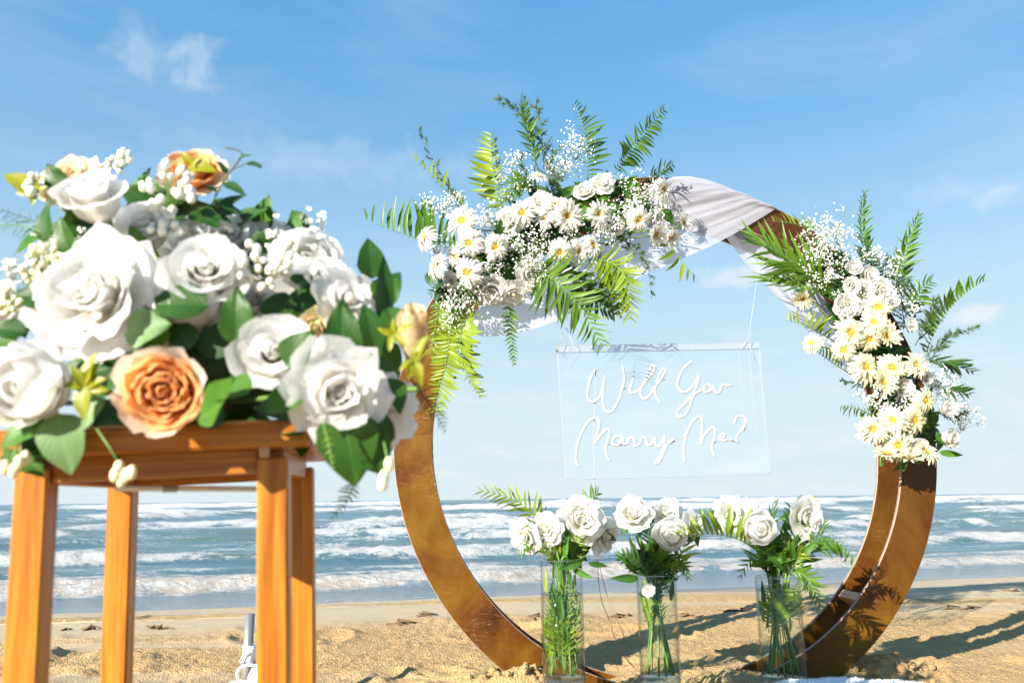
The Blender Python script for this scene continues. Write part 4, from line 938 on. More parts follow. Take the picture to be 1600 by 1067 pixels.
for i, (x, y, r, ax, ay, st) in enumerate(((1332, 424, 17, -.2, .4, 'cup'), (1331, 448, 19, -.4, .0, 'cup'), (1354, 434, 19, .3, .2, 'peony'), (1374, 456, 22, .2, .2, 'peony'), (1322, 478, 22, -.2, -.1, 'peony'), (1471, 638, 18, .3, .1, 'cup'), (1474, 682, 19, .5, -.1, 'cup'), (1490, 634, 12, .6, .1, 'tulip'), (1409, 606, 18, .1, .1, 'cabbage'), (1441, 592, 14, .1, .1, 'cup'), (1350, 455, 18, 0, .1, 'peony'), (1386, 470, 18, .3, .3, 'peony'), (1418, 508, 13, .2, .1, 'cup'), (1428, 690, 18, .1, -.3, 'cup'))):
    bloom(A2, 'rose', st, [M_ROSE], rp(x, y, -.11), vis(ax, ay), pxl(r, 2.95), i % 2)
for i in range(150):
    t = rnd.random(); x = 1295 + 155 * t + rnd.uniform(-34, 36); y = 400 + 300 * t + rnd.uniform(-30, 30)
    b = rp(x, y, -.02 - rnd.random() * .07); d = vis(rnd.uniform(-1, 1), rnd.uniform(-1, 1), rnd.uniform(-.2, .7))
    leaf(A2, b, b + d * pxl(rnd.uniform(20, 38)), vis(rnd.uniform(-.8, .8), rnd.uniform(-.6, 1)), rnd.choice(['oval', 'spear', 'oval', 'spear']), rnd.choice([M_LEAF, M_LEAF, M_LEAF, M_LEAF_B]), rnd.uniform(.7, 1.1))
m = MB()
for k in range(7): m.ball(rp(1335 + 19 * k, 440 + 40 * k, -.03), .045, 0, .9, 8, 6)
tag(m.build('flower_foam', M_FERN_D, A2), kind='stuff')

# ---------------------------------------------------------------- three glass vases
M_GLASS = clear_mat('vase_glass', (0.965, 0.985, 0.975), 0.03, edge=0.38); M_WATER = clear_mat('vase_water', (0.96, 0.985, 0.965), 0.015, edge=0.5); M_RIM = clear_mat('glass_rim', (0.72, 0.80, 0.77), 0.15, 0.06, edge=0.5)
M_MEN = clear_mat('water_meniscus', (0.42, 0.50, 0.44), 0.06); VD = 2.63; VPOS = []
for cx, ytop, ywat, wpx, lab in ((879, 874, 927, 63, 'leftmost of the three clear glass vases, packed with yellow green palm leaves'), (1028, 897, 927, 59, 'middle of the three clear glass vases, holding a few bare crossing stems'), (1219, 900, 921, 65, 'rightmost of the three clear glass vases, standing behind the white towel')):
    b = at(cx, 1064, VD); top = at(cx, ytop, VD).z; wz = at(cx, ywat, VD).z; r = wpx / 2 * VD / F_PX; zb = b.z
    b.x = at(cx, 970, VD).x
    v = thing('glass_vase', (b.x, VD, zb), lab, 'vase', 'glass vases in front of the arch')
    H = top - zb
    m = MB(); m.lathe([(0.001, 0.0), (r, 0.0), (r, H), (r - .0035, H)], 40, (b.x, VD, zb)); m.build('vase_wall', M_GLASS, v)
    m = MB(); m.lathe([(r + .0004, H - .002), (r, H + .001), (r - .004, H + .001), (r - .0044, H - .002)], 40, (b.x, VD, zb)); m.build('vase_rim', M_RIM, v)
    m = MB(); m.lathe([(r - .001, 0.002), (r - .001, .012), (0.001, .014)], 40, (b.x, VD, zb)); m.build('vase_base', M_RIM, v)
    m = MB(); m.lathe([(0.001, .016), (r - .004, .016), (r - .004, wz - zb), (0.001, wz - zb)], 40, (b.x, VD, zb)); m.build('water', M_WATER, v)
    m = MB(); m.lathe([(r - .0036, wz - zb - .002), (r - .0036, wz - zb + .0016), (r - .007, wz - zb)], 40, (b.x, VD, zb)); m.build('water_line', M_MEN, v)
    VPOS.append((b.x, zb, top, wz, r))
    # a low sand bank under the vases is part of the beach sheet; a folded towel edge carries each foot
def vstem(parent, head, vi, ang, r=.0032, name='stem'):
    x, zb, top, wz, R = VPOS[vi]; a, k = ang
    foot = Vector((x + math.cos(a) * R * .7, VD + math.sin(a) * R * .7, zb + .022)); neck = Vector((x - math.cos(a) * R * .55 * k, VD - math.sin(a) * R * .5, top - .01))
    neck = neck.lerp(Vector((head.x, head.y, top)), .0 if abs(head.x - x) > R else .3)
    m = MB(); m.tube(catmull([foot, foot.lerp(neck, .5) + Vector((0, .01, 0)), neck, neck.lerp(head, .5) + Vector((0, 0, .02)), head], 5), r, 6); return m.build(name, M_STEM, parent)
def vrose(vi, x, y, r, ax, ay, st, lab, d=VD, cat='rose', mat=None):
    r *= 1.12 if st != 'ball' else .86
    p = at(x, y, d); ax_ = vis(ax, ay); t = thing('white_' + cat, VP(vi), lab, cat, 'white blooms in the glass vases')
    bloom(t, 'flower_head', st, [mat or M_ROSE], p - ax_ * pxl(r, d) * .35, ax_, pxl(r, d), vi % 2)
    vstem(t, p - ax_ * pxl(r, d) * .35, vi, (rnd.uniform(0, 6.28), rnd.uniform(.3, 1)))
    for _ in range(3):
        q = p - ax_ * pxl(r) * .5; dd = vis(rnd.uniform(-1, 1), rnd.uniform(-1.0, .2), rnd.uniform(-.3, .6))
        leaf(t, q, q + dd * pxl(rnd.uniform(24, 36)), vis(rnd.uniform(-.6, .6), rnd.uniform(0, 1)), 'oval', M_LEAF, .8)
    return t
def VP(vi): x, zb, top, wz, R = VPOS[vi]; return Vector((x, VD, zb + .022))
vrose(0, 818, 838, 25, -.8, -.1, 'open', 'open white bloom facing left at the far left of the vase bouquets', VD - .05)
vrose(0, 853, 827, 24, -.2, .2, 'open', 'round white rose under the palm frond, second from left over the left vase', VD - .06)
vrose(0, 909, 812, 31, .1, .3, 'ruffle', 'largest ruffled white peony, above the left vase and under the sign cable', VD - .04, 'peony')
vrose(0, 948, 838, 28, .9, -.3, 'open', 'white bloom hanging over the right edge of the left vase, facing right', VD + .02)
vrose(1, 990, 802, 26, -.15, .9, 'ruffle', 'white peony seen from its side at the upper left of the middle vase', VD - .02, 'peony')
vrose(1, 1043, 800, 22, .1, .8, 'ruffle', 'small white peony at the back of the middle vase bouquet', VD + .06, 'peony')
vrose(1, 1047, 832, 27, -.1, .1, 'ball', 'round white rose at the front of the middle vase, low in the bouquet', VD - .07)
vrose(1, 1086, 818, 20, .6, .3, 'open', 'white rose at the right of the middle vase, half behind a fern tip', VD)
vrose(2, 1139, 803, 24, -.5, .3, 'ruffle', 'white rose at the left of the right vase, above the long fern', VD - .03)
vrose(2, 1172, 797, 18, .0, .6, 'open', 'small white rose tucked between two larger ones over the right vase', VD + .06)
vrose(2, 1183, 823, 28, .0, .1, 'ball', 'large rounded white rose at the front of the right vase', VD - .08)
vrose(2, 1259, 808, 27, .4, .1, 'ruffle', 'white ruffled peony at the right of the right vase, beside dark leaves', VD - .02, 'peony')
def vfrond(vi, base, mid, tip, L, n, sides, mat, lab, fat=.1, ang=(66, 36), dd=(0, -.04, -.06), nrm=None, taper=.35):
    t = thing('fern_frond', VP(vi), lab, 'fern frond', 'fern fronds in the glass vases')
    b, mi, tp = at(*base, VD + dd[0]), at(*mid, VD + dd[1]), at(*tip, VD + dd[2])
    frond(t, b, mi, tp, n, pxl(L, VD), sides, mat, fat, nrm or vis(rnd.uniform(-.3, .3), .2), ang, True, 'frond_blade', .002, taper=taper)
    vstem(t, b, vi, (rnd.uniform(0, 6.28), .6), .0022); return t
vfrond(0, (872, 876), (832, 800), (748, 766), 42, 18, (1, .9), FY, 'long yellow green palm frond arching to the left from the left vase', .075, (60, 26), (0, -.05, -.08))
vfrond(0, (885, 872), (912, 800), (935, 770), 34, 12, (1, .8), FG, 'green frond standing up behind the largest peony in the left vase', .09, (58, 30), (0, .05, .08))
vfrond(0, (878, 1040), (872, 980), (884, 905), 36, 17, (.9, .9), FY, 'yellow green fern frond standing under water in the left vase', .10, (50, 26), (.0, -.03, -.01))
vfrond(0, (897, 1050), (902, 980), (896, 900), 26, 15, (.7, .6), FG, 'green fern frond against the right wall inside the left vase', .11, (46, 26), (.02, -.02, .0))
vfrond(0, (862, 1050), (860, 985), (864, 910), 24, 14, (.5, .8), FG, 'green fern frond against the left wall inside the left vase', .11, (50, 26), (.01, .01, .0))
vfrond(1, (1045, 925), (1066, 860), (1096, 795), 30, 13, (.8, 1), FY, 'light green frond rising to the right from the middle vase', .10, (50, 28), (0, -.05, -.06))
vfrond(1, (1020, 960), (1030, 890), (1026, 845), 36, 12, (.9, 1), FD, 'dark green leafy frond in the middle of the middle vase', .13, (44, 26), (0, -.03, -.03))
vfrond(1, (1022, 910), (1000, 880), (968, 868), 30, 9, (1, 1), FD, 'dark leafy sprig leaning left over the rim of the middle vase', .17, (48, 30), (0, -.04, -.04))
vfrond(2, (1208, 880), (1140, 838), (1062, 842), 50, 18, (.12, 1), FY, 'long pale fern frond reaching left from the right vase with upright leaflets', .085, (78, 55), (0, -.11, -.14), vis(0, .1))
vfrond(2, (1232, 878), (1292, 842), (1342, 884), 40, 14, (.3, 1), FG, 'fern frond drooping to the right from the right vase towards the arch', .085, (66, 44), (0, -.02, .0), vis(0, .1))
vfrond(2, (1216, 990), (1214, 950), (1226, 905), 36, 12, (.9, 1), FY, 'yellow green fern frond in the upper water of the right vase', .12, (70, 40), (0, -.03, -.02))
vfrond(2, (1226, 905), (1240, 850), (1236, 790), 40, 11, (1, 1), FD, 'dark upright palm frond between the roses of the right vase', .12, (40, 18), (0, .02, .02))
vfrond(2, (1230, 900), (1258, 900), (1282, 950), 32, 12, (1, .9), FG, 'green frond hanging down over the right rim of the right vase', .11, (50, 30), (0, -.05, -.07))
vfrond(2, (1205, 895), (1180, 872), (1155, 905), 28, 9, (.8, .9), FG, 'short green frond drooping left beside the rim of the right vase', .10, (46, 26), (0, -.05, -.07))
vfrond(0, (868, 880), (838, 850), (808, 868), 26, 12, (1, .8), FG, 'short fern frond under the white bloom at the far left of the vases', .09, (60, 34), (0, -.05, -.07))
vfrond(1, (1036, 900), (1062, 880), (1076, 905), 24, 10, (.9, .9), FG, 'small green frond drooping right beside the rim of the middle vase', .10, (54, 30), (0, -.05, -.07))
vfrond(1, (1028, 905), (1018, 850), (1004, 812), 30, 12, (.9, .9), FG, 'green frond standing between the two upper roses of the middle vase', .09, (54, 28), (0, .02, .03))
vfrond(2, (1222, 885), (1205, 840), (1212, 780), 36, 12, (.9, .9), FG, 'tall narrow green frond rising left of centre in the right vase', .075, (46, 22), (0, -.04, -.06))
vfrond(2, (1238, 885), (1272, 850), (1290, 812), 32, 10, (.8, .9), FG, 'green frond rising to the right under the right peony', .085, (46, 24), (0, -.02, -.03))
# leafy greenery filling each vase, one bunch each
for vi, (cx, cy, n, wx, lab) in enumerate(((893, 866, 36, 32, 'bunch of small green leaves bursting over the rim of the left vase'), (1020, 884, 44, 30, 'bunch of dark pointed leaves leaning out of the middle vase'), (1222, 876, 46, 34, 'thick bunch of narrow green leaves over the rim of the right vase'))):
    t = thing('greenery_bunch', VP(vi), lab, 'greenery', 'greenery bunches in the glass vases')
    for k in range(8 if vi else 10): vstem(t, at(cx + rnd.uniform(-25, 25), cy + rnd.uniform(-20, 10), VD + rnd.uniform(-.03, .03)), vi, (rnd.uniform(0, 6.28), rnd.uniform(.2, 1)), rnd.uniform(.0018, .0036))
    for k in range(n):
        q = at(cx + max(-26, min(26, rnd.gauss(0, wx * .34))), cy + max(-24, min(20, rnd.gauss(0, 14))), VD + rnd.uniform(-.05, .05)); d = vis(rnd.uniform(-1, 1), rnd.uniform(-.25, 1), rnd.uniform(-.3, .6))
        leaf(t, q, q + d * pxl(rnd.uniform(22, 46)), vis(rnd.uniform(-.8, .8), rnd.uniform(-.3, 1)), 'oval' if vi == 0 and rnd.random() < .5 else 'spear', (M_LEAF_B if rnd.random() < .55 else M_LEAF) if vi != 1 else M_LEAF, rnd.uniform(.5, .9))
    x, zb, top, wz, R = VPOS[vi]
    for k in range((5, 4, 6)[vi]):          # feathery sprays among the leaves
        q = at(cx + rnd.gauss(0, 9), cy + 14, VD + rnd.uniform(-.05, .02)); a = rnd.uniform(-1.2, 1.2); L = rnd.uniform(34, 58); e = at(cx + math.sin(a) * L, cy + 12 - math.cos(a) * L * .8, VD + rnd.uniform(-.09, .02))
        frond(t, q, q.lerp(e, .5) + Vector((0, 0, .012)), e, 11, pxl(rnd.uniform(18, 26)), (1, 1), FG if rnd.random() < .6 else FY, .075, vis(rnd.uniform(-.4, .4), .2), (58, 32), True, 'fern_spray', .0013)
    for k in range((11, 2, 3)[vi]):          # and under water
        a = rnd.uniform(-.72, .72); q = Vector((x + a * R, VD - rnd.uniform(.0, .6) * R, zb + rnd.uniform(.02, .07) + (0 if vi == 0 else .12))); e = Vector((x + a * R * 1.1, VD - .5 * R, min(wz + .02, q.z + rnd.uniform(.16, .34))))
        frond(t, q, q.lerp(e, .5) + Vector((rnd.uniform(-.01, .01), 0, 0)), e, 13, R * rnd.uniform(.45, .6), (1, 1), FY if k % 2 == 0 else FG, .085, vis(rnd.uniform(-.4, .4), .1), (56, 34), True, 'fern_spray', .0013)
    for k in range((34, 6, 10)[vi]):
        a = rnd.uniform(0, 6.28); q = Vector((x + math.cos(a) * R * .78, VD + math.sin(a) * R * .6, rnd.uniform(zb + (.02 if vi == 0 else .1), top - .05))); d = Vector((rnd.uniform(-.25, .25), rnd.uniform(-.2, .2), 1))
        leaf(t, q, q + d.normalized() * .07 * rnd.uniform(.7, 1.2), vis(rnd.uniform(-.8, .8), rnd.uniform(-.3, .4)), 'spear', M_LEAF_B if rnd.random() < .6 else M_FERN_Y, .55)
t = thing('white_blossom', VP(1), 'tiny white blossom at the water line of the middle vase', 'blossom')
bloom(t, 'flower_head', 'open', [M_ROSE], at(1013, 922, VD - .05), vis(-.2, .3), pxl(9), 0); vstem(t, at(1013, 926, VD - .045), 1, (2.0, .2), .0015)
t = thing('leaf_bud_sprig', VP(2), 'small sprig of yellow green leaf buds standing above the right peony', 'sprig')
m = MB(); m.tube([at(1250, 830, VD), at(1264, 800, VD), at(1270, 780, VD)], .0014, 5); m.build('twig', M_STEM, t); vstem(t, at(1250, 830, VD), 2, (1.0, .4), .0014)
for a, b in (((1264, 800), (1250, 786)), ((1266, 795), (1262, 776)), ((1268, 790), (1275, 774)), ((1266, 798), (1276, 786))): leaf(t, at(*a, VD), at(*b, VD), vis(.2, .2), 'spear', M_YLEAF, 1.3)

# ---------------------------------------------------------------- wooden stool
M_OAK = [wood_mat('stool_wood_%s' % 'xyz'[k], k, (0.215, 0.060, 0.005), (0.335, 0.115, 0.010), (0.44, 0.186, 0.020)) for k in range(3)]
M_STICK = flat('white_rod', (0.74, 0.72, 0.66), 0.5)
st = thing('wooden_stool', (-.456, 1.255, 0.0), 'tall orange brown wooden stool carrying the large flower bouquet in the left foreground', 'stool')
st.rotation_euler = (0, 0, 0)
SR = Matrix.Rotation(math.radians(8.5), 3, 'Z') @ Matrix.Rotation(math.radians(-2.6), 3, 'Y')
st.matrix_basis = mtx(Vector((-.510, 1.272, .695)) + SR @ Vector((0, 0, -.70)), SR)
def stool_part(name, c, h, axis, bev=.003):
    m = MB(); m.box((0, 0, 0), h, None, 0, bev)
    me = mesh(name, m.V, m.F, M_OAK[axis], False); return link(name, me, st, Matrix.Translation(Vector(c)))
ZT = .70; LX, LY = .153, .176
for sx in (-1, 1):
    for sy in (-1, 1): stool_part('leg', (sx * LX, sy * LY, ZT / 2 - .02), (.0205, .0205, ZT / 2 + .02 + .008), 2)
for sy in (-1, 1): stool_part('apron', (0, sy * (LY + (.002 if sy > 0 else .0)), ZT + .004), (LX - .022, .010, .016), 0, .001)
for sx in (-1, 1): stool_part('apron', (sx * LX, 0, ZT + .004), (.010, LY - .022, .016), 1, .001)
for k in range(5): stool_part('seat_slat', (0, -.225 + .045 + k * .09, ZT + .0385), (.205, .0440, .0185), 0, .004)
for sy in (-1, 1): stool_part('stretcher', (0, sy * LY, .13), (LX - .021, .009, .016), 0, .002)
m = MB(); m.tube([Vector((-.06, -LY + .02, ZT - .022)), Vector((.12, .06, ZT - .03))], .0042, 8); o = link('rod', mesh('rod', m.V, m.F, M_STICK), st)
m = MB(); m.tube([Vector((-.012, -.104, ZT - .0245)), Vector((.002, -.088, ZT - .025))], .0052, 8); o = link('rod_sleeve', mesh('rod_sleeve', m.V, m.F, M_CORD), st)

# ---------------------------------------------------------------- artificial bouquet on the stool
BQ = thing('flower_bouquet', Vector((-.50, 1.25, .757)), 'big bouquet of white roses, peach peonies and green leaves on the wooden stool', 'bouquet')
def s(n, d): return n * d / F_PX
BL_ = [('rose', 'cup', [M_ROSE_S], 150, 322, 70, 1.10, -.1, 1.1), ('peony', 'ruffle', [M_ROSE_S], 150, 462, 110, 1.06, -.1, .25), ('rose', 'rose', [M_ROSE_S], 322, 432, 84, 1.10, .35, .55), ('rose', 'ball', [M_ROSE_S], 52, 602, 62, .99, -.1, .05),
       ('peony', 'cabbage', [M_PEACH, M_PEACH, M_PEACH, M_PEACH, M_BLUSH], 256, 611, 87, 1.0, .3, .1), ('rose', 'rose', [M_ROSE_S], 428, 556, 80, 1.06, .25, .25), ('gardenia', 'ruffle', [M_ROSE_S], 528, 612, 78, 1.02, .35, .05), ('rose', 'ball', [M_ROSE_S], 478, 420, 54, 1.22, .2, .7),
       ('hydrangea', 'peony', [M_ROSE_S], 400, 375, 58, 1.30, .1, .8), ('rose', 'open', [M_ROSE_S], 545, 468, 60, 1.13, .8, .5), ('tulip', 'tulip', [M_CREAM], 648, 525, 62, 1.12, -.05, 2.4), ('peony', 'peony', [M_PEACH, M_PEACH, M_BLUSH], 302, 272, 60, 1.26, .3, .9), ('peony', 'open', [M_CREAM], 108, 274, 62, 1.24, -.1, 1.0), ('rose', 'peony', [M_ROSE_S], 300, 385, 66, 1.24, .0, .6), ('rose', 'cup', [M_ROSE_S], 395, 470, 50, 1.18, .1, .4), ('rose', 'peony', [M_ROSE_S], 440, 385, 44, 1.3, .2, .8),
       ('rose', 'cup', [M_ROSE_S], 232, 368, 62, 1.18, .1, .7), ('rose', 'peony', [M_ROSE_S], 355, 372, 52, 1.26, .1, .8), ('rose', 'ball', [M_ROSE_S], 300, 480, 58, 1.12, .1, .3), ('rose', 'peony', [M_ROSE_S], 95, 395, 40, 1.2, -.3, .7), ('rose', 'cup', [M_ROSE_S], 505, 440, 44, 1.18, .4, .8), ('rose', 'open', [M_ROSE_S], 608, 650, 60, 1.22, .9, -.3), ('rose', 'cup', [M_ROSE_S], 285, 520, 56, 1.14, 0, .2), ('rose', 'cup', [M_CREAM], 495, 520, 50, 1.14, .2, .2), ('rose', 'cup', [M_ROSE_S], 20, 480, 50, 1.18, -.5, .3)]
for i, (nm, stl, mt, x, y, r, d, ax, ay) in enumerate(BL_):
    a = vis(ax, ay); p = at(x, y, d) - a * s(r, d) * (.35 if stl != 'tulip' else .8)
    o = bloom(BQ, nm, stl, mt, p, a, s(r, d), i % 3, spin=i * 1.3)
    if stl == 'cabbage' and mt[0] is M_PEACH: o['label'] = 'peach and blush peony at the front of the bouquet'
    m = MB(); m.tube([p, p - a * .04, Vector((-.5, 1.25, .80)).lerp(p, .3)], .004, 6); m.build('flower_stem', M_STEM, BQ)
# big leaves: base, tip, depth, kind, material, face direction, width
for (x0, y0, x1, y1, d, k, mt, nx, ny, wd) in ((325, 478, 218, 462, 1.06, 'oval', M_LEAF, .1, .8, 1.0), (370, 540, 368, 445, 1.05, 'round', M_LEAF, .2, .2, .62), (446, 572, 482, 515, 1.02, 'round', M_LEAF, -.1, .3, .9), (535, 572, 536, 464, 1.06, 'round', M_LEAF, .3, .2, .62), (596, 505, 606, 396, 1.14, 'spear', M_LEAF, .8, .0, .85),
                                           (535, 640, 556, 752, 1.03, 'wide', M_LEAF, .2, .5, .85), (545, 655, 604, 735, 1.05, 'round', M_LEAF, .1, .6, .9), (92, 645, 98, 735, .99, 'wide', M_LEAF_P, .0, .6, .8), (70, 655, -10, 690, 1.0, 'oval', M_LEAF_B, -.2, .7, 1.0), (345, 600, 400, 640, 1.0, 'curl', M_LEAF_B, .2, .7, 1.0), (310, 655, 402, 615, .99, 'curl', M_LEAF_B, .3, .8, .8),
                                           (105, 470, 8, 448, 1.08, 'oval', M_LEAF, -.1, .8, .9), (195, 520, 258, 500, 1.05, 'round', M_LEAF_P, .0, .5, 1.0), (250, 545, 225, 488, 1.06, 'round', M_LEAF_B, -.2, .4, .9), (300, 545, 262, 492, 1.08, 'oval', M_LEAF, .2, .4, 1.0), (40, 520, -20, 505, 1.04, 'oval', M_LEAF, 0, .7, 1.0), (160, 620, 120, 668, .99, 'oval', M_LEAF_P, -.2, .4, .8),
                                           (110, 590, 160, 570, 1.02, 'oval', M_LEAF, .1, .7, .9), (325, 560, 345, 500, 1.1, 'oval', M_LEAF, .1, .2, 1.2), (440, 480, 520, 462, 1.16, 'oval', M_LEAF, .2, .9, 1.0), (410, 470, 470, 490, 1.14, 'oval', M_LEAF, .2, .9, 1.1), (590, 560, 575, 470, 1.12, 'oval', M_LEAF, .6, .2, .8), (610, 590, 630, 640, 1.12, 'oval', M_LEAF, .6, .3, .9),
                                           (605, 480, 640, 540, 1.13, 'oval', M_LEAF, .4, .2, .8), (100, 300, 68, 255, 1.2, 'round', M_LEAF, -.3, .4, .8), (75, 380, 60, 310, 1.15, 'oval', M_LEAF, -.6, .2, .9), (110, 395, 82, 340, 1.13, 'oval', M_LEAF, -.4, .2, 1.0), (250, 345, 330, 310, 1.25, 'oval', M_LEAF, .2, .9, .9), (330, 335, 380, 300, 1.28, 'spear', M_LEAF, .2, .9, 1.2),
                                           (300, 330, 340, 345, 1.2, 'oval', M_LEAF, .2, .9, 1.1), (225, 395, 200, 350, 1.14, 'oval', M_LEAF_B, .0, .4, .8), (40, 680, 110, 712, 1.02, 'oval', M_LEAF, .0, .8, .8), (15, 690, 60, 738, 1.03, 'oval', M_LEAF_B, .0, .6, .8), (470, 600, 420, 660, 1.03, 'curl', M_LEAF_B, .3, .6, .8), (585, 700, 600, 640, 1.1, 'round', M_LEAF, .6, .2, 1.0),
                                           (190, 560, 240, 580, 1.04, 'oval', M_LEAF, .0, .8, .9), (350, 660, 290, 640, 1.04, 'oval', M_LEAF, 0, .9, 1.0), (130, 560, 90, 600, 1.06, 'oval', M_LEAF, -.3, .4, .9), (20, 560, 5, 500, 1.06, 'oval', M_LEAF_B, -.2, .3, .8)):
    leaf(BQ, at(x0, y0, d), at(x1, y1, d - .015), vis(nx, ny), k, mt, wd)
for k in range(26):
    x = rnd.uniform(10, 600); q = at(x, rnd.uniform(625, 668), rnd.uniform(1.06, 1.2)); e = vis(rnd.uniform(-1, 1), rnd.uniform(-.5, .4), rnd.uniform(.2, .8)); leaf(BQ, q, q + e * rnd.uniform(.05, .075), vis(rnd.uniform(-.5, .5), rnd.uniform(.3, 1)), 'oval', M_LEAF, 1.0)
for i in range(46):                        # dark inner leaves
    x, y = rnd.uniform(20, 590), rnd.uniform(420, 650); d = rnd.uniform(1.14, 1.3); q = at(x, y, d); e = vis(rnd.uniform(-1, 1), rnd.uniform(-.6, 1), rnd.uniform(-.2, .5))
    leaf(BQ, q, q + e * rnd.uniform(.05, .085), vis(rnd.uniform(-.7, .7), rnd.uniform(0, 1)), 'oval', M_LEAF, 1.0)
def sprig(cs, mt, d, ctr, name='yellow_leaf'):
    for (x, y, L) in cs: leaf(BQ, at(*ctr, d), at(x, y, d - .01), vis(rnd.uniform(-.5, .5), rnd.uniform(0, .7)), 'oval', mt, L, name)
sprig([(140, 547, .65), (160, 588, .7), (97, 598, .75), (124, 654, .8), (163, 610, .6), (112, 570, .6), (150, 565, .6)], M_YLEAF, .97, (131, 604))
sprig([(5, 262, .8), (22, 300, .8), (48, 318, .7), (70, 290, .7)], M_YLEAF, 1.18, (55, 300))
sprig([(590, 514, .6), (640, 503, .6), (612, 498, .5), (606, 546, .6), (634, 540, .5)], M_YLEAF, 1.07, (615, 522))
sprig([(664, 520, .6), (648, 545, .5), (668, 545, .6), (640, 590, .7), (660, 600, .6), (622, 575, .5)], M_YLEAF, 1.06, (646, 562))
sprig([(283, 236, .7), (310, 245, .7), (335, 262, .8), (302, 270, .9)], M_YLEAF, 1.24, (298, 258))
sprig([(470, 545, .7), (500, 470, .7), (485, 500, .8)], M_YLEAF, 1.12, (480, 520))
def berries(cx, cy, R, n, r, d, mt=None, name='berry', join=False):
    J = MB(); J2 = MB(); c = at(cx, cy + R * .7, d + .03)
    for k in range(n):
        a = rnd.uniform(0, 6.28); q = R * math.sqrt(rnd.random()); p = at(cx + q * math.cos(a), cy + q * math.sin(a) * .9, d + rnd.uniform(-.03, .03)); rr = s(r, d) * rnd.uniform(.65, 1.0)
        m = MB(); m.ball(p, rr, 0, rnd.uniform(.95, 1.25), 8, 6)
        if join: J.V_ = None; J.add(m.V, m.F)
        else: m.build(name, mt or M_BERRY, BQ)
        J2.tube([c, p], .0008, 4, 0, False)
    tag(J2.build('berry_stalks', M_STEM, BQ), kind='stuff')
    if join: tag(J.build(name, mt or M_BERRY, BQ), kind='stuff')
berries(264, 294, 44, 30, 8.5, 1.18); berries(412, 412, 44, 40, 8, 1.10); berries(250, 350, 26, 12, 8, 1.16); berries(60, 285, 22, 9, 9, 1.2)
berries(75, 415, 42, 55, 6, 1.12, M_BUD, 'blossom_bud'); berries(18, 470, 26, 30, 6, 1.1, M_BUD, 'blossom_bud'); berries(188, 252, 22, 26, 5, 1.2, M_BERRY, 'blossom_bud'); berries(470, 395, 30, 14, 6, 1.18)
for (pts, buds) in (([(150, 668), (172, 700), (190, 730)], [(180, 742), (190, 750), (198, 742), (186, 730), (206, 738)]), ([(30, 690), (20, 715), (15, 728)], [(8, 730), (22, 735), (30, 722), (40, 715), (-5, 722)]), ([(600, 690), (605, 715), (604, 735)], [(600, 745), (608, 725), (598, 755)])):
    m = MB(); m.tube([at(x, y, .99) for x, y in pts], .0013, 5); m.build('hanging_twig', M_STEM, BQ)
    for x, y in buds:
        m = MB(); m.ball(at(x, y, .985 + rnd.uniform(-.008, .008)), s(8, .99), 0, 1.5, 7, 5); m.build('hanging_bud', M_BUD, BQ)
# dark twig at the top right of the bouquet
m = MB(); m.tube(catmull([at(x, y, 1.24) for x, y in ((320, 345), (340, 300), (360, 268), (378, 240), (352, 230))], 4), .0016, 5); m.tube([at(362, 266, 1.24), at(385, 255, 1.24), at(408, 262, 1.24)], .0011, 5); m.build('dark_twig', M_DSTEM, BQ)
for a, b in (((350, 285), (384, 302)), ((335, 312), (372, 330)), ((356, 272), (340, 250)), ((372, 248), (392, 240)), ((340, 300), (318, 288)), ((330, 335), (362, 345)), ((385, 255), (410, 258))): leaf(BQ, at(*a, 1.24), at(*b, 1.23), vis(.2, .9), 'spear', M_FERN_D, 1.1)
def bq_frond(b, m_, t, L, n, sides, mat, d, fat=.09, ang=(70, 45)): return frond(BQ, at(*b, d), at(*m_, d), at(*t, d - .01), n, s(L, d), sides, mat, fat, vis(rnd.uniform(-.2, .2), .2), ang, True, 'fern_frond', .0016)
bq_frond((110, 375), (50, 345), (-8, 325), 30, 12, (1, .7), M_FERN_D, 1.2, .05); bq_frond((95, 380), (30, 352), (-20, 362), 34, 12, (.8, .6), FG, 1.15, .05)
bq_frond((555, 740), (545, 775), (515, 812), 22, 10, (.8, 1), FG, 1.2, .10); bq_frond((640, 590), (670, 630), (697, 675), 26, 14, (1, .8), M_FERN_D, 1.25, .07); bq_frond((505, 660), (515, 700), (520, 735), 14, 7, (1, 1), FY, .99, .08)
m = MB(); m.ball((-.495, 1.27, .86), .135, 0, .8, 14, 10); m.build('flower_foam', M_FERN_D, BQ)
for i in range(60):
    x = rnd.uniform(70, 480); y = rnd.uniform(310, 420) + max(0, x - 250) * .25; q = at(x, y, rnd.uniform(1.24, 1.34)); e = vis(rnd.uniform(-1, 1), rnd.uniform(-.4, 1), rnd.uniform(-.2, .5))
    leaf(BQ, q, q + e * rnd.uniform(.045, .075), vis(rnd.uniform(-.7, .7), rnd.uniform(0, 1)), 'oval', M_LEAF if i % 3 else M_LEAF_B, 1.0)
for i in range(3): gypso(BQ, at((40, 85, 455, 430, 330, 210)[i], (430, 400, 385, 360, 350, 300)[i], 1.22), .045, 60, br=.0055)

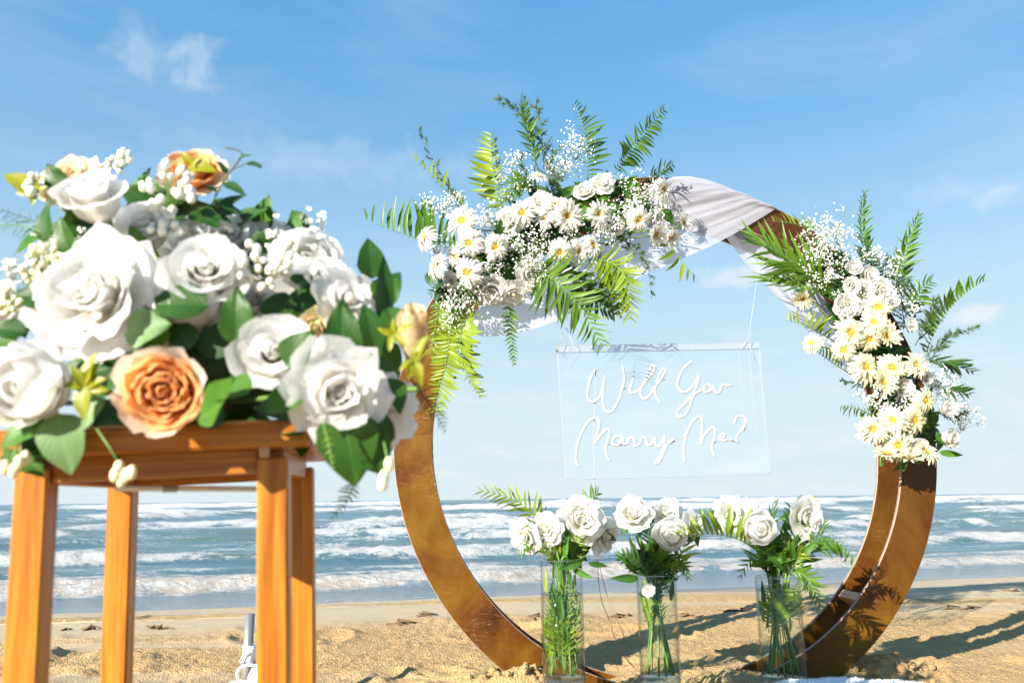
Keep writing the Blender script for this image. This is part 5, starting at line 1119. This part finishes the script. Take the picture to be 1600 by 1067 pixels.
# ---------------------------------------------------------------- towel, lamp post, jug, debris, swimmer
M_TOW = cloth_material('white_terry', (0.84, 0.85, 0.88), 0.15)
tw = thing('white_towel', (0.98, 2.2, .0), 'fluffy white towel heaped on the sand in front of the right vase', 'towel')
def tow_h(x, y):
    px = 800 + x / y * F_PX * 1.065
    e = np.interp(px, [1075, 1105, 1180, 1225, 1290, 1330, 1350, 1400, 1455, 1475], [-.12, .012, .024, .036, .044, .034, .026, .031, .012, -.12])
    t = (2.47 - y) / .10
    return .106 + e - .07 * max(0, 1 - t) ** 2 * (t < 1) - .02 * max(0, t - 1.5) + .004 * math.sin(9 * y + 11 * x) + .003 * math.sin(31 * x + 17 * y)
V = []; UV = []; nx, ny = 110, 44
for j in range(ny):
    for i in range(nx):
        x = .50 + .96 * i / (nx - 1); y = 2.49 - .62 * j / (ny - 1); z = tow_h(x, y) + float(.006 * (vnoise(np.array([x * 60]), np.array([y * 60]), 8)[0] - .5)); V.append((x, y, max(z, sz(x, y) - .05))); UV.append((i / nx, j / ny))
F = [(j * nx + i, (j + 1) * nx + i, (j + 1) * nx + i + 1, j * nx + i + 1) for j in range(ny - 1) for i in range(nx - 1)]
o = link('towel_cloth', mesh('towel_cloth', [wm(tw).inverted() @ Vector(v) for v in V], F, M_TOW, True, None, None, UV), tw)
J = MB()
for k in range(15000):
    x = rnd.uniform(.52, 1.44); y = rnd.uniform(2.26, 2.49); z = tow_h(x, y)
    if z < sz(x, y) - .02: continue
    b = Vector((x, y, z)); a = rnd.uniform(0, 3.14); e = Vector((rnd.gauss(0, .5), rnd.gauss(0, .5) - .2, 1)).normalized() * rnd.uniform(.005, .010); q = Vector((math.cos(a), math.sin(a), 0)) * .0016
    J.add([b - q, b + q, b + e], [(0, 1, 2)])
tag(J.build('towel_pile', M_TOW, tw, False), kind='stuff')

M_STEEL = flat('grey_steel_tube', (0.30, 0.30, 0.29), 0.35, 0.6, var=0.1); M_WHITE = flat('white_plastic', (0.80, 0.80, 0.80), 0.4, var=0.03); M_PALE = flat('pale_blue_plastic', (0.66, 0.72, 0.78), 0.4, var=.03)
SD = 2.75
def sp3(x, y, d=SD): return at(x, y, d)
g = sp3(388, 1060); lp = thing('post', (sp3(388, 960).x, SD, sz(g.x, SD)), 'grey metal post with a white sleeve behind the stool leg', 'post')
x0 = sp3(389, 990).x
m = MB(); m.tube([(x0, SD, sz(x0, SD) - .05), (x0, SD, sp3(389, 959).z)], .016, 14); m.build('tube', M_STEEL, lp)
m = MB(); m.tube([(x0 + .004, SD, sp3(390, 1034).z), (x0 + .004, SD, sp3(390, 1008).z)], .021, 14); m.build('sleeve', M_WHITE, lp)
m = MB(); m.tube([(x0 + .004, SD, sp3(390, 1034).z - .004), (x0 + .004, SD, sp3(390, 1034).z + .004)], .024, 14); m.build('clamp', M_CORD, lp)
m = MB(); m.tube(catmull([sp3(x, y, SD - .03) for x, y in ((398, 1012), (386, 1018), (379, 1026), (375, 1034), (382, 1034))], 4), .003, 6); m.build('cable', M_CORD, lp)
JD = 2.62; jx = at(396, 1060, JD).x; jz = sz(jx, JD); jg = thing('white_jug', (jx, JD, jz), 'white jug with a round handle standing beside the grey post', 'jug')
jt = at(396, 1038, JD).z
m = MB(); m.lathe([(.001, 0), (.045, 0), (.05, .01), (.05, jt - jz - .03), (.036, jt - jz), (.03, jt - jz + .003), (.001, jt - jz + .003)], 28, (jx + .035, JD, jz)); m.build('jug_body', M_WHITE, jg)
m = MB(); m.tube(catmull([at(x, y, JD - .01) for x, y in ((398, 1039), (382, 1039), (371, 1048), (372, 1060), (382, 1066), (396, 1066))], 5), .0042, 8); m.build('handle', M_WHITE, jg)
m = MB(); hp = at(376, 1064, JD - .06); m.lathe([(.001, 0), (.04, 0), (.043, .004), (.036, .012), (.001, .018)], 28, (hp.x, hp.y, hp.z - .015)); m.build('lid', M_PALE, jg)

M_WEED = flat('dry_seaweed', (0.12, 0.07, 0.035), 0.8, var=0.5)
def weed(x, y, L, n, lab):
    o = thing('seaweed_scrap', (x, y, sz(x, y)), lab, 'seaweed', 'seaweed scraps along the tide line')
    m = MB(); m.ball((x, y, sz(x, y)), L * .12, 0, .25, 7, 4); a0 = rnd.uniform(-.25, .25); pts = []
    for k in range(7):
        xx = x - L / 2 + L * k / 6; yy = y + a0 * (xx - x) + rnd.uniform(-.03, .03); pts.append((xx, yy, sz(xx, yy) + .002 + rnd.uniform(0, .004)))
    m.tube(pts, [.003, .006, .008, .007, .008, .005, .002], 5)
    m.build('weed_strand', M_WEED, o)
    for _ in range(n):
        xx, yy = x + rnd.uniform(-.5, .5) * L, y + rnd.uniform(-.06, .06); q = MB(); q.tube([(xx, yy, sz(xx, yy) + .004), (xx + rnd.uniform(-.04, .04), yy + rnd.uniform(-.04, .04), sz(xx, yy) + .02), (xx + rnd.uniform(-.08, .08), yy, sz(xx, yy) + .008)], [.005, .006, .002], 5)
        q.build('weed_blade', M_WEED, o)
def on_sand(px, py):
    d = ray(px, py); lo = 1.5
    while lo < 30:
        p = CAM + d * lo
        if p.z < sz(p.x, p.y): return p
        lo += .02
for px, py, L, n, lab in ((252, 983, .25, 4, 'dark seaweed clump on the flat sand midway between the two middle stool legs'), (104, 985, .07, 0, 'tiny seaweed speck just right of the leftmost stool leg'), (140, 984, .13, 2, 'thin seaweed scrap just left of the second stool leg'),
                          (620, 976, .20, 3, 'brown seaweed clump left of the arch, nearest to the stool'), (662, 963, .15, 2, 'thin brown seaweed strip touching the outer left edge of the arch'), (760, 968, .10, 0, 'faint seaweed fleck just inside the lower left of the arch'), (838, 965, .18, 2, 'seaweed strip on the sand just left of the leftmost vase'),
                          (968, 965, .28, 3, 'long seaweed strip on the sand between the left and middle vases'), (1082, 964, .24, 3, 'seaweed clump just right of the middle vase'), (1145, 955, .26, 1, 'thin seaweed line on the sand just left of the right vase'),
                          (1500, 953, .30, 3, 'widest seaweed strip on the sand right of the arch'), (1582, 924, .2, 1, 'seaweed scrap near the wet sand at the right edge of the photo')):
    p = on_sand(px, py)
    if p: weed(p.x, p.y, L * .55, n, lab)
# loose clods of sand heaped where the arch is dug in
m = MB(); M_SAND = bpy.data.materials['sand']
for k in range(70):
    c = rnd.choice(((.02, 2.76), (-.08, 2.84), (.10, 2.74), (1.30, 2.88), (1.42, 3.0))); x = c[0] + rnd.gauss(0, .06); y = c[1] + rnd.gauss(0, .05); r = rnd.uniform(.006, .02)
    m.ball((x, y, sz(x, y) + r * .3), r, 0, rnd.uniform(.6, .9), 6, 4)
m.V = [v + Vector((rnd.uniform(-1, 1), rnd.uniform(-1, 1), rnd.uniform(-1, 1))) * .0025 for v in m.V]
ob = m.build('sand_clods', M_SAND, None); tag(ob, kind='stuff')
a = ob.data.attributes.new('rough', 'FLOAT', 'POINT'); a.data.foreach_set('value', np.ones(len(ob.data.vertices), dtype=np.float32))

# a bather far out among the breakers: one continuous body grown from a skeleton
bp = at(1535, 800, 66); SWZ = SEA_Z + .25
sw = thing('person', (bp.x, bp.y, SWZ - .35), 'dark figure of a bather waist deep among the white breakers at the far right', 'person')
me = bpy.data.meshes.new('body'); VS = [(0, 0, .0), (0, 0, .35), (0, 0, .72), (0, 0, .85), (0, 0, .98), (0, 0, 1.10), (.2, 0, .68), (.38, -.05, .45), (.52, -.1, .55), (-.2, 0, .68), (-.36, -.05, .42), (-.5, -.15, .40)]
VS = [tuple(c * .62 for c in v) for v in VS]
me.from_pydata(VS, [(0, 1), (1, 2), (2, 3), (3, 4), (4, 5), (2, 6), (6, 7), (7, 8), (2, 9), (9, 10), (10, 11)], []); me.materials.append(flat('dark_wetsuit', (.03, .035, .045), .5))
bo = link('body', me, sw); md = bo.modifiers.new('skin', 'SKIN')
for v, r in zip(me.skin_vertices[0].data if me.skin_vertices else [], []): pass
bpy.context.view_layer.objects.active = bo
if not me.skin_vertices: bpy.context.view_layer.update()
for v, r in zip((me.skin_vertices[0].data if len(me.skin_vertices) else []), (.17, .16, .17, .06, .10, .09, .07, .05, .035, .07, .05, .035)): v.radius = (r * .55, r * .42)
bo.modifiers.new('sub', 'SUBSURF').levels = 1
